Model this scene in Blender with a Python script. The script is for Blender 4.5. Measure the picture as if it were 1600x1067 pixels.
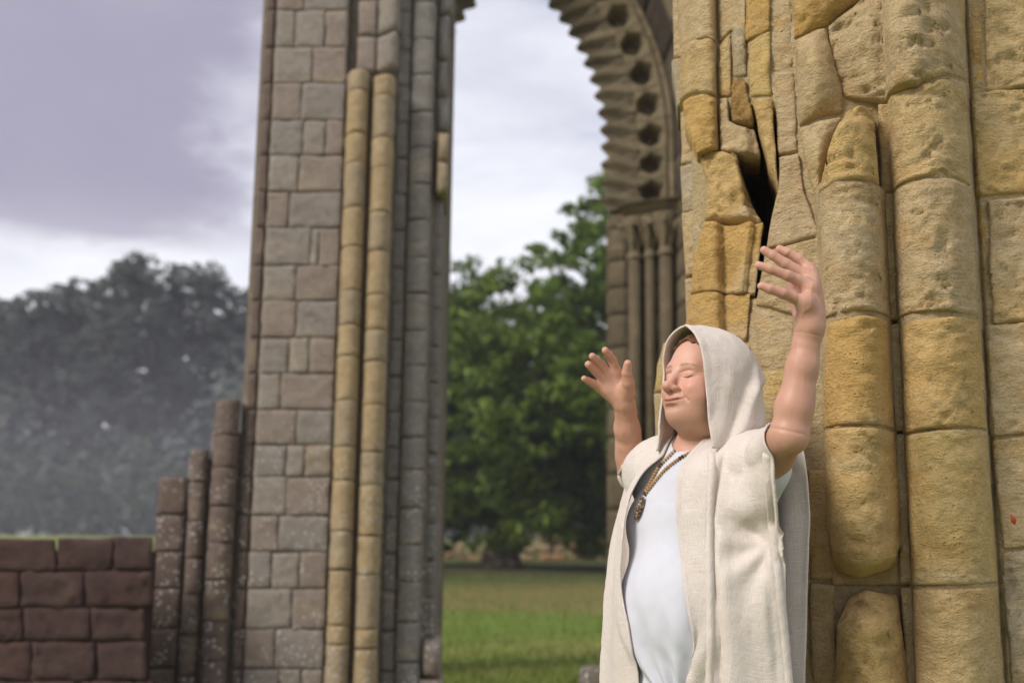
import bpy, bmesh, math, random
import numpy as np
from mathutils import Vector, Matrix

random.seed(7)
rng = np.random.default_rng(7)
for o in list(bpy.data.objects):
    bpy.data.objects.remove(o, do_unlink=True)
SC = bpy.context.scene
COL = SC.collection

# ------------------------------------------------------------------ camera
FPX, CX, CY = 1800.0, 800.0, 533.5          # focal length in photo pixels
CAMZ = 1.20
PITCH = math.atan((848 - CY) / FPX)
ROLL = math.radians(0.7)
cF = np.array([0, math.cos(PITCH), math.sin(PITCH)])
r0 = np.array([1.0, 0, 0]); u0 = np.array([0, -math.sin(PITCH), math.cos(PITCH)])
cR = r0 * math.cos(ROLL) + u0 * math.sin(ROLL)
cU = u0 * math.cos(ROLL) - r0 * math.sin(ROLL)
cam_d = bpy.data.cameras.new('camera')
cam = bpy.data.objects.new('camera', cam_d); COL.objects.link(cam)
cam.matrix_world = Matrix(((cR[0], cU[0], -cF[0], 0), (cR[1], cU[1], -cF[1], 0),
                           (cR[2], cU[2], -cF[2], CAMZ), (0, 0, 0, 1)))
cam_d.sensor_width = 36; cam_d.lens = FPX / 1600 * 36
cam_d.clip_start = 0.05; cam_d.clip_end = 3000
cam_d.dof.use_dof = True; cam_d.dof.focus_distance = 2.78; cam_d.dof.aperture_fstop = 2.2
SC.camera = cam

# ------------------------------------------------------------------ light
SUN_TO = np.array([-0.86, -0.60, 0.82]); SUN_TO /= np.linalg.norm(SUN_TO)
SUN_EL = math.asin(SUN_TO[2]); SUN_AZ = math.atan2(SUN_TO[0], SUN_TO[1])
sun_d = bpy.data.lights.new('sun', 'SUN'); sun_d.energy = 2.0; sun_d.angle = math.radians(20)
sun_d.color = (1.0, 0.94, 0.85)
sun = bpy.data.objects.new('sun', sun_d); COL.objects.link(sun)
sun.rotation_euler = Vector(SUN_TO).to_track_quat('Z', 'Y').to_euler()
SC.view_settings.view_transform = 'Standard'; SC.view_settings.look = 'None'
SC.view_settings.exposure = 0.65; SC.view_settings.gamma = 1.0
SC.view_settings.use_curve_mapping = False
SC.cycles.max_bounces = 6; SC.cycles.use_denoising = True

class NT:
    """tiny node-tree helper"""
    def __init__(s, tree):
        s.t = tree; tree.nodes.clear()
    def n(s, typ, ins=None, **kw):
        nd = s.t.nodes.new(typ)
        for k, v in kw.items(): setattr(nd, k, v)
        for k, v in (ins or {}).items():
            sock = nd.inputs[k]
            if hasattr(v, 'is_output') or isinstance(v, bpy.types.NodeSocket): s.t.links.new(v, sock)
            else: sock.default_value = v
        return nd
    def math(s, op, a, b=0.0, c=0.0, clamp=False):
        nd = s.n('ShaderNodeMath', {0: a, 1: b, 2: c}, operation=op, use_clamp=clamp); return nd.outputs[0]
    def mix(s, f, a, b, mode='MIX'):
        nd = s.n('ShaderNodeMix', {0: f, 6: a, 7: b}, data_type='RGBA', blend_type=mode); return nd.outputs[2]
    def ramp(s, f, lo, hi, smooth=True):
        nd = s.n('ShaderNodeMapRange', {0: f, 1: lo, 2: hi}, interpolation_type='SMOOTHSTEP' if smooth else 'LINEAR')
        return nd.outputs[0]
    def noise(s, vec, scale, detail=4, rough=0.5, dist=0.0):
        return s.n('ShaderNodeTexNoise', {'Vector': vec, 'Scale': scale, 'Detail': detail, 'Roughness': rough, 'Distortion': dist})

world = bpy.data.worlds.new('World'); SC.world = world; world.use_nodes = True
w = NT(world.node_tree)
sky = w.n('ShaderNodeTexSky', sky_type='NISHITA', sun_disc=False)
sky.sun_elevation = SUN_EL; sky.sun_rotation = SUN_AZ
gen = w.n('ShaderNodeTexCoord').outputs['Generated']
sep = w.n('ShaderNodeSeparateXYZ', {0: gen})
dx, dy, dz = sep.outputs
mp = w.n('ShaderNodeMapping', {0: gen, 3: (2.2, 2.2, 4.5)}).outputs[0]
n1 = w.noise(mp, 1.3, 7, 0.55, 0.5).outputs[0]
n2 = w.noise(mp, 3.1, 6, 0.6, 0.3).outputs[0]
lum = w.ramp(w.math('ADD', w.math('MULTIPLY', n1, 0.7), w.math('MULTIPLY', n2, 0.3)), 0.36, 0.64)
ccol = w.mix(lum, (4.3, 4.4, 5.2, 1), (6.5, 6.6, 7.1, 1))
# a heavier grey bank of cloud low on the left, its edge broken up by the noise
hor = w.math('DIVIDE', dx, w.math('MAXIMUM', dy, 0.15))
wob = w.math('MULTIPLY', w.math('SUBTRACT', n2, 0.5), 0.30)
m1 = w.ramp(w.math('ADD', hor, wob), -0.16, -0.30)
m2 = w.ramp(w.math('ADD', dz, w.math('MULTIPLY', wob, 0.35)), 0.225, 0.265)
m3 = w.ramp(dz, 0.75, 0.35)
bank = w.math('MULTIPLY', w.math('MULTIPLY', m1, m2), w.math('ADD', 0.35, w.math('MULTIPLY', m3, 0.55)))
ccol = w.mix(bank, ccol, (2.3, 2.15, 2.95, 1))
low = w.ramp(dz, 0.30, 0.10)
ccol = w.mix(w.math('MULTIPLY', low, 0.75), ccol, (7.6, 7.6, 7.8, 1))
gap = w.math('MULTIPLY', w.ramp(n1, 0.42, 0.34), 0.55)
scol = w.mix(gap, ccol, sky.outputs[0])
bg = w.n('ShaderNodeBackground', {'Color': scol, 'Strength': 0.1})
w.n('ShaderNodeOutputWorld', {0: bg.outputs[0]})

# ------------------------------------------------------------------ helpers
def ray(px, py):
    """photo pixel -> (x/y, z/y) slopes of its line of sight"""
    a = (np.asarray(px, float) - CX) / FPX; b = (CY - np.asarray(py, float)) / FPX
    d = a[..., None] * cR + b[..., None] * cU + cF
    return d[..., 0] / d[..., 1], d[..., 2] / d[..., 1]
def at(px, py, Y):
    h, k = ray(px, py); Y = np.asarray(Y, float)
    return np.stack([h * Y, Y + 0 * h, CAMZ + k * Y], -1)

def _hash(ix, iy, iz, seed):
    n = (ix * 374761393 + iy * 668265263 + iz * 2147483647 * 0 + iz * 1274126177 + seed * 974634777) & 0xFFFFFFFF
    n = ((n ^ (n >> 13)) * 1274126177) & 0xFFFFFFFF
    n = (n ^ (n >> 16)) & 0xFFFFFF
    return n / float(0xFFFFFF) * 2 - 1
def vnoise(P, seed=0):
    P = np.asarray(P, float); I = np.floor(P).astype(np.int64); f = P - I
    f = f * f * (3 - 2 * f); out = 0
    for a in (0, 1):
        for b in (0, 1):
            for c in (0, 1):
                wgt = (f[..., 0] if a else 1 - f[..., 0]) * (f[..., 1] if b else 1 - f[..., 1]) * (f[..., 2] if c else 1 - f[..., 2])
                out = out + wgt * _hash(I[..., 0] + a, I[..., 1] + b, I[..., 2] + c, seed)
    return out
def fbm(P, scale, oct=4, seed=0, gain=0.5):
    s = 0; amp = 1.0; tot = 0; P = np.asarray(P, float) * scale
    for i in range(oct):
        s = s + amp * vnoise(P + 17.3 * i, seed + i); tot += amp; amp *= gain; P = P * 2.03
    return s / tot
def sstep(x, a, b):
    t = np.clip((x - a) / (b - a), 0, 1); return t * t * (3 - 2 * t)

def mesh_obj(name, verts, faces, mat, parent=None, smooth=True, origin=None, color=None, uvs=None):
    verts = np.asarray(verts, float)
    me = bpy.data.meshes.new(name)
    if origin is None: origin = verts.mean(0) if parent is not None else np.zeros(3)
    origin = np.asarray(origin, float)
    vv = verts - origin
    if isinstance(faces, np.ndarray):
        nf, k = faces.shape
        me.vertices.add(len(vv)); me.vertices.foreach_set('co', vv.astype(np.float32).ravel())
        me.loops.add(nf * k); me.loops.foreach_set('vertex_index', faces.astype(np.int32).ravel())
        me.polygons.add(nf); me.polygons.foreach_set('loop_start', np.arange(0, nf * k, k, dtype=np.int32))
        me.update(calc_edges=True); me.validate()
    else:
        me.from_pydata(vv.tolist(), [], faces)
    if uvs is not None:
        uv = me.uv_layers.new(name='uv')
        li = np.empty(len(me.loops), np.int32); me.loops.foreach_get('vertex_index', li)
        uv.data.foreach_set('uv', np.asarray(uvs, np.float32)[li].ravel())
    me.polygons.foreach_set('use_smooth', np.full(len(me.polygons), smooth))
    if mat: me.materials.append(mat)
    ob = bpy.data.objects.new(name, me); COL.objects.link(ob)
    ob.location = origin
    if color: ob.color = (*color, 1)
    if parent is not None:
        ob.parent = parent
        wp = parent_world(parent)
        ob.location = Vector(origin) - wp
    return ob
def parent_world(p):
    v = Vector((0, 0, 0))
    while p is not None:
        v = v + p.location; p = p.parent
    return v
def thing(name, label, cat, loc=(0, 0, 0), group=None):
    o = bpy.data.objects.new(name, None); COL.objects.link(o); o.location = loc
    o.empty_display_size = 0.1
    o['label'] = label; o['category'] = cat
    if group: o['group'] = group
    return o
def tag(o, label, cat, group=None):
    o['label'] = label; o['category'] = cat
    if group: o['group'] = group
    return o

def grid_faces(nv, nu):
    i = np.arange((nv - 1) * (nu - 1)); r = i // (nu - 1); c = i % (nu - 1)
    a = r * nu + c
    return np.stack([a, a + 1, a + nu + 1, a + nu], -1)
def slab(G, back, mat, name, parent=None, color=None, flip=False, smooth=True):
    """front grid G (nv,nu,3) given a thickness: skirts down to the ring moved by `back`, closed behind"""
    nv, nu = G.shape[:2]
    V = G.reshape(-1, 3); F = [tuple(q) for q in grid_faces(nv, nu)]
    ring = [c for c in range(nu)] + [r * nu + nu - 1 for r in range(1, nv)] + \
           [(nv - 1) * nu + c for c in range(nu - 2, -1, -1)] + [r * nu for r in range(nv - 2, 0, -1)]
    bk = V[ring] + np.asarray(back); n0 = len(V)
    V = np.concatenate([V, bk]); m = len(ring)
    for i in range(m):
        j = (i + 1) % m
        F.append((ring[i], n0 + i, n0 + j, ring[j]))
    F.append(tuple(n0 + i for i in range(m - 1, -1, -1)))
    F = [tuple(int(x) for x in (f[::-1] if flip else f)) for f in F]
    return mesh_obj(name, V, F, mat, parent, smooth=smooth, color=color)

def rbox(name, c, size, mat, parent=None, color=None, bevel=0.03, rough=0.0, seed=0, n=4, rotz=0.0):
    """a rough rounded block: subdivided cube pulled to a superellipse and roughened"""
    lin = np.linspace(-1, 1, n + 1); V = []; F = []; idx = {}
    def vid(p):
        k = tuple(np.round(p, 5))
        if k not in idx: idx[k] = len(V); V.append(p)
        return idx[k]
    for ax in range(3):
        for sg in (-1, 1):
            b, cc = (ax + 1) % 3, (ax + 2) % 3
            for i in range(n):
                for j in range(n):
                    q = []
                    for (ii, jj) in ((i, j), (i + 1, j), (i + 1, j + 1), (i, j + 1)):
                        p = np.zeros(3); p[ax] = sg; p[b] = lin[ii]; p[cc] = lin[jj]; q.append(vid(p))
                    F.append(tuple(q if sg > 0 else q[::-1]))
    V = np.array(V); s = np.array(size) / 2.0
    P = V * s
    inner = np.maximum(s - bevel, s * 0.4)
    core = np.clip(P, -inner, inner); d = P - core
    L = np.linalg.norm(d, axis=1, keepdims=True); lim = np.minimum(bevel, s.min() * 0.6)
    P = core + np.where(L > 1e-9, d / np.maximum(L, 1e-9) * np.minimum(L, lim), 0)
    if rough:
        nn = fbm(P + np.asarray(c) * 3.1 + seed, 4.0 / max(size) * 1.2, 3, seed)
        P = P * (1 + rough * nn[:, None] / max(s.mean(), 1e-6) * 0.5)
    if rotz:
        cs, sn = math.cos(rotz), math.sin(rotz)
        P = np.stack([P[:, 0] * cs - P[:, 1] * sn, P[:, 0] * sn + P[:, 1] * cs, P[:, 2]], -1)
    return mesh_obj(name, P + np.asarray(c), F, mat, parent, color=color, origin=np.asarray(c, float))

def tube(pts, radii, n=10, cap=True):
    pts = np.asarray(pts, float); m = len(pts); radii = np.broadcast_to(radii, (m,))
    T = np.gradient(pts, axis=0); T /= np.linalg.norm(T, axis=1, keepdims=True) + 1e-12
    ref = np.array([0, 0, 1.0]) if abs(T[0][2]) < 0.9 else np.array([1.0, 0, 0])
    V = []; N = np.cross(T[0], ref); N /= np.linalg.norm(N)
    for i in range(m):
        N = N - T[i] * np.dot(N, T[i]); N /= np.linalg.norm(N) + 1e-12
        B = np.cross(T[i], N)
        for k in range(n):
            a = 2 * math.pi * k / n; V.append(pts[i] + radii[i] * (math.cos(a) * N + math.sin(a) * B))
    F = []
    for i in range(m - 1):
        for k in range(n):
            k2 = (k + 1) % n
            F.append((i * n + k, i * n + k2, (i + 1) * n + k2, (i + 1) * n + k))
    if cap:
        F.append(tuple(range(n - 1, -1, -1))); F.append(tuple((m - 1) * n + k for k in range(n)))
    return V, F
def merge(parts):
    V = []; F = []
    for v, f in parts:
        o = len(V); V.extend([tuple(x) for x in v]); F.extend([tuple(i + o for i in q) for q in f])
    return V, F

# ------------------------------------------------------------------ materials
def mat_new(name):
    m = bpy.data.materials.new(name); m.use_nodes = True
    return m, NT(m.node_tree)
def finish(t, col, rough=0.9, normal=None, **kw):
    ins = {'Base Color': col, 'Roughness': rough}
    if normal is not None: ins['Normal'] = normal
    ins.update(kw)
    b = t.n('ShaderNodeBsdfPrincipled', ins)
    if 'Specular IOR Level' not in kw: b.inputs['Specular IOR Level'].default_value = 0.25
    t.n('ShaderNodeOutputMaterial', {0: b.outputs[0]}); return b

def stone_material(name, lichen=0.0, grain=1.0, stain=(0.30, 0.17, 0.05), stain_amt=0.55, scale=1.0, patch=None, pale=0.5):
    m, t = mat_new(name)
    tc = t.n('ShaderNodeTexCoord'); oi = t.n('ShaderNodeObjectInfo')
    off = t.n('ShaderNodeVectorMath', {0: tc.outputs['Object'], 1: t.n('ShaderNodeCombineXYZ', {
        0: t.math('MULTIPLY', oi.outputs['Random'], 37.0), 1: t.math('MULTIPLY', oi.outputs['Random'], 91.0), 2: 0.0}).outputs[0]}, operation='ADD').outputs[0]
    bed = t.n('ShaderNodeMapping', {0: off, 3: (1.0, 1.0, 2.6)}).outputs[0]
    base = oi.outputs['Color']
    a = t.noise(bed, 5.0 * scale, 6, 0.6, 0.4).outputs[0]
    b = t.noise(off, 22.0 * scale, 5, 0.65).outputs[0]
    c = t.noise(off, 160.0 * scale, 3, 0.7).outputs[0]
    d = t.noise(bed, 2.2 * scale, 3, 0.5, 0.8).outputs[0]
    f = t.noise(bed, 48.0 * scale, 5, 0.7, 0.3).outputs[0]
    if patch:
        e = t.noise(bed, 3.4 * scale, 4, 0.6, 0.9).outputs[0]
        base = t.mix(t.math('MULTIPLY', t.ramp(e, 0.46, 0.68), 0.55), base, patch + (1,))
    col = t.mix(t.math('MULTIPLY', t.ramp(a, 0.50, 0.72), stain_amt), base, stain + (1,))
    col = t.mix(t.math('MULTIPLY', t.ramp(d, 0.52, 0.75), pale), col, (0.56, 0.45, 0.29, 1))
    col = t.mix(1.0, col, t.n('ShaderNodeCombineColor', {0: t.math('ADD', 0.62, t.math('MULTIPLY', b, 0.76)), 1: t.math('ADD', 0.62, t.math('MULTIPLY', b, 0.76)), 2: t.math('ADD', 0.60, t.math('MULTIPLY', b, 0.8))}).outputs[0], 'MULTIPLY')
    col = t.mix(t.math('MULTIPLY', t.ramp(f, 0.58, 0.72), 0.5), col, (0.12, 0.08, 0.035, 1))
    sp = t.math('ADD', 0.72, t.math('MULTIPLY', c, 0.56))
    col = t.mix(1.0, col, t.n('ShaderNodeCombineColor', {0: sp, 1: sp, 2: sp}).outputs[0], 'MULTIPLY')
    if lichen > 0:
        v = t.n('ShaderNodeTexVoronoi', {'Vector': t.n('ShaderNodeVectorMath', {0: off, 1: t.noise(off, 60, 2).outputs[1]}, operation='MULTIPLY_ADD').outputs[0] if False else off, 'Scale': 30.0})
        zone = t.ramp(t.noise(off, 3.0, 3, 0.6).outputs[0], 0.40, 0.56)
        hgt = t.n('ShaderNodeSeparateXYZ', {0: t.n('ShaderNodeNewGeometry').outputs['Position']}).outputs[2]
        low_ = t.ramp(hgt, 2.5, 1.0)
        spot = t.math('MULTIPLY', t.ramp(t.math('ADD', v.outputs['Distance'], t.math('MULTIPLY', b, 0.35)), 0.52, 0.40), t.math('MULTIPLY', zone, low_))
        col = t.mix(t.math('MULTIPLY', spot, lichen), col, (0.50, 0.48, 0.44, 1))
    pit = t.n('ShaderNodeTexVoronoi', {'Vector': off, 'Scale': 70.0 * scale}).outputs['Distance']
    pitm = t.math('MULTIPLY', t.ramp(pit, 0.28, 0.0), t.ramp(b, 0.5, 0.66))
    h = t.math('ADD', t.math('MULTIPLY', f, 0.9), t.math('MULTIPLY', b, 1.0))
    h = t.math('ADD', h, t.math('MULTIPLY', c, 0.35))
    h = t.math('SUBTRACT', h, t.math('MULTIPLY', pitm, 0.8))
    bump = t.n('ShaderNodeBump', {'Strength': 1.0 * grain, 'Distance': 0.012 / scale, 'Height': h})
    finish(t, col, 0.92, bump.outputs[0]); return m

M_STONE = stone_material('golden_sandstone', patch=(0.56, 0.36, 0.13), stain_amt=0.4)
M_PIER = stone_material('grey_brown_limestone', lichen=0.9, stain=(0.16, 0.11, 0.06), stain_amt=0.4, pale=0.3)
M_ARCH = stone_material('weathered_dark_limestone', stain=(0.10, 0.075, 0.04), stain_amt=0.6, scale=0.6, pale=0.25)
M_RED = stone_material('red_brown_rubble', stain=(0.07, 0.03, 0.02), stain_amt=0.5, pale=0.05)
M_MORTAR = stone_material('mortar_core', stain=(0.16, 0.11, 0.06))

def cloth_material(name, col, weave=1.0, slub=0.7):
    m, t = mat_new(name)
    uv = t.n('ShaderNodeUVMap').outputs[0]
    u = t.n('ShaderNodeMapping', {0: uv, 3: (22, 420, 1)}).outputs[0]
    v = t.n('ShaderNodeMapping', {0: uv, 3: (420, 22, 1)}).outputs[0]
    nu = t.noise(u, 1.0, 2, 0.6).outputs[0]; nv = t.noise(v, 1.0, 2, 0.6).outputs[0]
    su = t.ramp(nu, 0.54, 0.66); sv = t.ramp(nv, 0.56, 0.68)
    s = t.math('MAXIMUM', su, sv)
    big = t.noise(t.n('ShaderNodeMapping', {0: uv, 3: (6, 6, 1)}).outputs[0], 1.0, 3, 0.5).outputs[0]
    c = t.mix(t.math('MULTIPLY', s, slub), col + (1,), tuple(min(.92, x * 1.24) for x in col) + (1,))
    c = t.mix(t.ramp(t.math('ADD', nu, nv), 0.86, 0.66), c, tuple(x * 0.70 for x in col) + (1,))
    c = t.mix(t.math('MULTIPLY', t.ramp(big, 0.4, 0.7), 0.25), c, (col[0] * 0.86, col[1] * 0.82, col[2] * 0.76, 1))
    cr = t.noise(t.n('ShaderNodeMapping', {0: uv, 3: (24, 15, 1)}).outputs[0], 1.0, 3, 0.55, 0.3).outputs[0]
    h = t.math('ADD', t.math('MULTIPLY', s, 0.18), t.math('MULTIPLY', cr, 1.5))
    h = t.math('ADD', h, t.math('MULTIPLY', t.math('ADD', nu, nv), 0.18))
    bump = t.n('ShaderNodeBump', {'Strength': 0.38 * weave, 'Distance': 0.010, 'Height': h})
    b = finish(t, c, 0.95, bump.outputs[0])
    b.inputs['Sheen Weight'].default_value = 0.15
    return m
M_LINEN = cloth_material('natural_linen', (0.66, 0.585, 0.53))
def plain(name, col, rough=0.7, **kw):
    m, t = mat_new(name); finish(t, col + (1,), rough, **kw); return m

def shirt_material():
    m, t = mat_new('white_cotton')
    tc = t.n('ShaderNodeTexCoord').outputs['Object']
    n = t.noise(tc, 14, 3, 0.5, 0.6).outputs[0]; g = t.noise(tc, 900, 2).outputs[0]
    bump = t.n('ShaderNodeBump', {'Strength': 0.12, 'Distance': 0.01, 'Height': t.math('ADD', n, t.math('MULTIPLY', g, 0.15))})
    finish(t, (0.60, 0.60, 0.655, 1), 0.9, bump.outputs[0]); return m
M_SHIRT = shirt_material()

def skin_material():
    m, t = mat_new('skin')
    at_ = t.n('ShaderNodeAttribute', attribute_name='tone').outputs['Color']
    tc = t.n('ShaderNodeTexCoord').outputs['Object']
    n = t.noise(tc, 40, 4, 0.6).outputs[0]; f = t.noise(tc, 500, 2, 0.6).outputs[0]
    col = t.mix(t.math('MULTIPLY', t.ramp(n, 0.45, 0.75), 0.22), at_, (0.62, 0.30, 0.22, 1))
    col = t.mix(t.math('MULTIPLY', t.ramp(f, 0.55, 0.8), 0.12), col, (0.42, 0.22, 0.14, 1))
    bump = t.n('ShaderNodeBump', {'Strength': 0.18, 'Distance': 0.002, 'Height': f})
    b = finish(t, col, 0.46, bump.outputs[0], **{'Specular IOR Level': 0.4})
    b.inputs['Subsurface Weight'].default_value = 0.18
    b.inputs['Subsurface Radius'].default_value = (1.0, 0.35, 0.2)
    b.inputs['Subsurface Scale'].default_value = 0.006
    return m
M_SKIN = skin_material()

def leaf_material(name, c1, c2):
    m, t = mat_new(name)
    g = t.n('ShaderNodeNewGeometry')
    r = g.outputs['Random Per Island']
    pos = t.n('ShaderNodeTexCoord').outputs['Object']
    n = t.noise(pos, 0.55, 3, 0.6).outputs[0]
    f = t.math('ADD', t.math('MULTIPLY', r, 0.55), t.math('MULTIPLY', t.ramp(n, 0.35, 0.65), 0.45))
    col = t.mix(f, c1 + (1,), c2 + (1,))
    d = t.n('ShaderNodeBsdfPrincipled', {'Base Color': col, 'Roughness': 0.55})
    d.inputs['Specular IOR Level'].default_value = 0.3
    tr = t.n('ShaderNodeBsdfTranslucent', {'Color': t.mix(0.5, col, (0.16, 0.22, 0.02, 1))})
    mx = t.n('ShaderNodeMixShader', {0: 0.3, 1: d.outputs[0], 2: tr.outputs[0]})
    t.n('ShaderNodeOutputMaterial', {0: mx.outputs[0]}); return m
M_LEAF_D = leaf_material('dark_leaf', (0.024, 0.050, 0.010), (0.19, 0.27, 0.026))
M_LEAF_G = leaf_material('green_leaf', (0.045, 0.09, 0.012), (0.19, 0.28, 0.03))
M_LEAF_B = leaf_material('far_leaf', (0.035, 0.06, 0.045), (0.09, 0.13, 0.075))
M_LEAF_F = leaf_material('distant_leaf', (0.075, 0.085, 0.085), (0.14, 0.15, 0.14))  # greyed and paled: distance haze put into the leaf colour
M_BARK = stone_material('bark', stain=(0.02, 0.015, 0.01))

def lawn_material():
    m, t = mat_new('lawn')
    p = t.n('ShaderNodeNewGeometry').outputs['Position']
    st = t.n('ShaderNodeMapping', {0: p, 3: (0.10, 0.32, 1)}).outputs[0]
    a = t.noise(st, 1.0, 5, 0.6, 0.8).outputs[0]
    b = t.noise(p, 1.6, 5, 0.7).outputs[0]
    c = t.noise(p, 24, 4, 0.7).outputs[0]
    yy = t.n('ShaderNodeSeparateXYZ', {0: p}).outputs[1]
    col = t.mix(t.ramp(a, 0.40, 0.62), (0.125, 0.190, 0.022, 1), (0.21, 0.205, 0.05, 1))
    dry = t.math('MULTIPLY', t.ramp(yy, 16, 20), t.ramp(yy, 30, 24))
    col = t.mix(t.math('MULTIPLY', t.math('MULTIPLY', dry, 0.9), t.ramp(a, 0.3, 0.55)), col, (0.19, 0.145, 0.05, 1))
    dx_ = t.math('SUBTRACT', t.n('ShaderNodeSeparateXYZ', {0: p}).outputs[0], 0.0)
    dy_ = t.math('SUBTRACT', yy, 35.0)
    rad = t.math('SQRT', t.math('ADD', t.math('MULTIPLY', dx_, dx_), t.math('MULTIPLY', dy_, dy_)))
    tree_shade = t.ramp(t.math('ADD', rad, t.math('MULTIPLY', b, 6.0)), 15.5, 9.0)  # shade of the broad tree put into the lawn colour, fading outwards
    col = t.mix(t.math('MULTIPLY', tree_shade, 0.85), col, (0.045, 0.042, 0.018, 1))
    s = t.math('ADD', 0.6, t.math('MULTIPLY', t.math('ADD', b, c), 0.4))
    col = t.mix(1.0, col, t.n('ShaderNodeCombineColor', {0: s, 1: s, 2: s}).outputs[0], 'MULTIPLY')
    bump = t.n('ShaderNodeBump', {'Strength': 0.6, 'Distance': 0.05, 'Height': c})
    finish(t, col, 0.95, bump.outputs[0]); return m
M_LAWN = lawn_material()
#%%SETTING
# ------------------------------------------------------------------ ground
def ground_z(x, y):
    x = np.asarray(x, float); y = np.asarray(y, float)
    z = 0.5 * sstep(y, 14, 36) + 0.9 * sstep(y, 50, 140)
    P = np.stack([x * 0.22, y * 0.22, 0 * x], -1)
    return z + 0.06 * vnoise(P, 5) * sstep(np.hypot(x, y), 7, 15)
ys = np.concatenate([np.linspace(-40, 5, 10), np.linspace(6, 60, 70), np.linspace(64, 150, 24), np.array([200, 300, 600, 1500])])
xs = np.concatenate([np.array([-1500, -600, -250]), np.linspace(-120, -22, 22), np.linspace(-20, 30, 60), np.linspace(34, 120, 18), np.array([250, 600, 1500])])
GX, GY = np.meshgrid(xs, ys)
GZ = ground_z(GX, GY)
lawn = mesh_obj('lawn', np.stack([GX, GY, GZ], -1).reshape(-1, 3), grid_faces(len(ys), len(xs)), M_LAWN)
lawn['kind'] = 'structure'
# blades of grass on the part of the lawn in view
N = 42000
gy = 5.5 + 24 * rng.random(N) ** 1.5; gx = gy * (-0.40 + 0.62 * rng.random(N))
hh = (0.035 + 0.06 * rng.random(N)); an = rng.random(N) * 6.283; wd = 0.006 + 0.008 * rng.random(N)
gz = ground_z(gx, gy) - 0.005
B0 = np.stack([gx - np.cos(an) * wd, gy - np.sin(an) * wd, gz], -1); B1 = np.stack([gx + np.cos(an) * wd, gy + np.sin(an) * wd, gz], -1)
lean = (rng.random((N, 2)) - 0.5) * 0.07
B2 = np.stack([gx + lean[:, 0], gy + lean[:, 1], gz + hh], -1)
V = np.stack([B0, B1, B2], 1).reshape(-1, 3); F = np.arange(3 * N).reshape(-1, 3)
M_GRASS = leaf_material('grass_blade', (0.09, 0.14, 0.018), (0.23, 0.235, 0.06))
gr = mesh_obj('grass', V, F, M_GRASS, smooth=False); gr['kind'] = 'stuff'
gr['label'] = 'short green and straw coloured grass of the lawn'

# ------------------------------------------------------------------ near pier (golden sandstone, right)
def hx(px, py=600):
    return float(ray(px, py)[0])
class Plan:
    """plan of a wall seen from the camera: distance Y as a function of the slope h = x/y"""
    def __init__(s, pts, rolls=()):
        p = sorted((hx(a, b), Y) for a, b, Y in pts)
        s.h = np.array([q[0] for q in p]); s.Y = np.array([q[1] for q in p]); s.rolls = rolls
    def base(s, h): return np.interp(h, s.h, s.Y)
    def __call__(s, h, rolls='all'):
        Y = s.base(h)
        for (nm, a, b, pr) in s.rolls:
            if rolls == 'all' or nm in rolls:
                c = (a + b) / 2; w_ = (b - a) / 2
                Y = Y - pr * np.sqrt(np.clip(1 - ((h - c) / w_) ** 2, 0, 1))
        return Y
near = Plan([(960, 600, 4.1), (1022, 600, 3.55), (1060, 600, 3.36), (1120, 600, 3.22), (1165, 600, 3.14), (1205, 600, 3.04), (1250, 600, 2.99),
             (1290, 600, 2.95), (1400, 600, 2.93), (1540, 600, 2.93), (1548, 600, 2.90), (1700, 600, 2.90), (1950, 600, 3.0)],
            rolls=[('L', hx(1060, 200), hx(1122, 200), 0.075), ('M', hx(1073, 420), hx(1128, 420), 0.06),
                   ('A', hx(1284, 600), hx(1399, 600), 0.165), ('B', hx(1406, 600), hx(1541, 600), 0.165)])

def pl(pts, n):
    pts = np.asarray(pts, float); d = np.r_[0, np.cumsum(np.linalg.norm(np.diff(pts, axis=0), axis=1))]
    if d[-1] <= 0: return np.repeat(pts[:1], n, 0)
    s_ = np.linspace(0, d[-1], n)
    return np.stack([np.interp(s_, d, pts[:, i]) for i in range(2)], -1)

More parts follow.
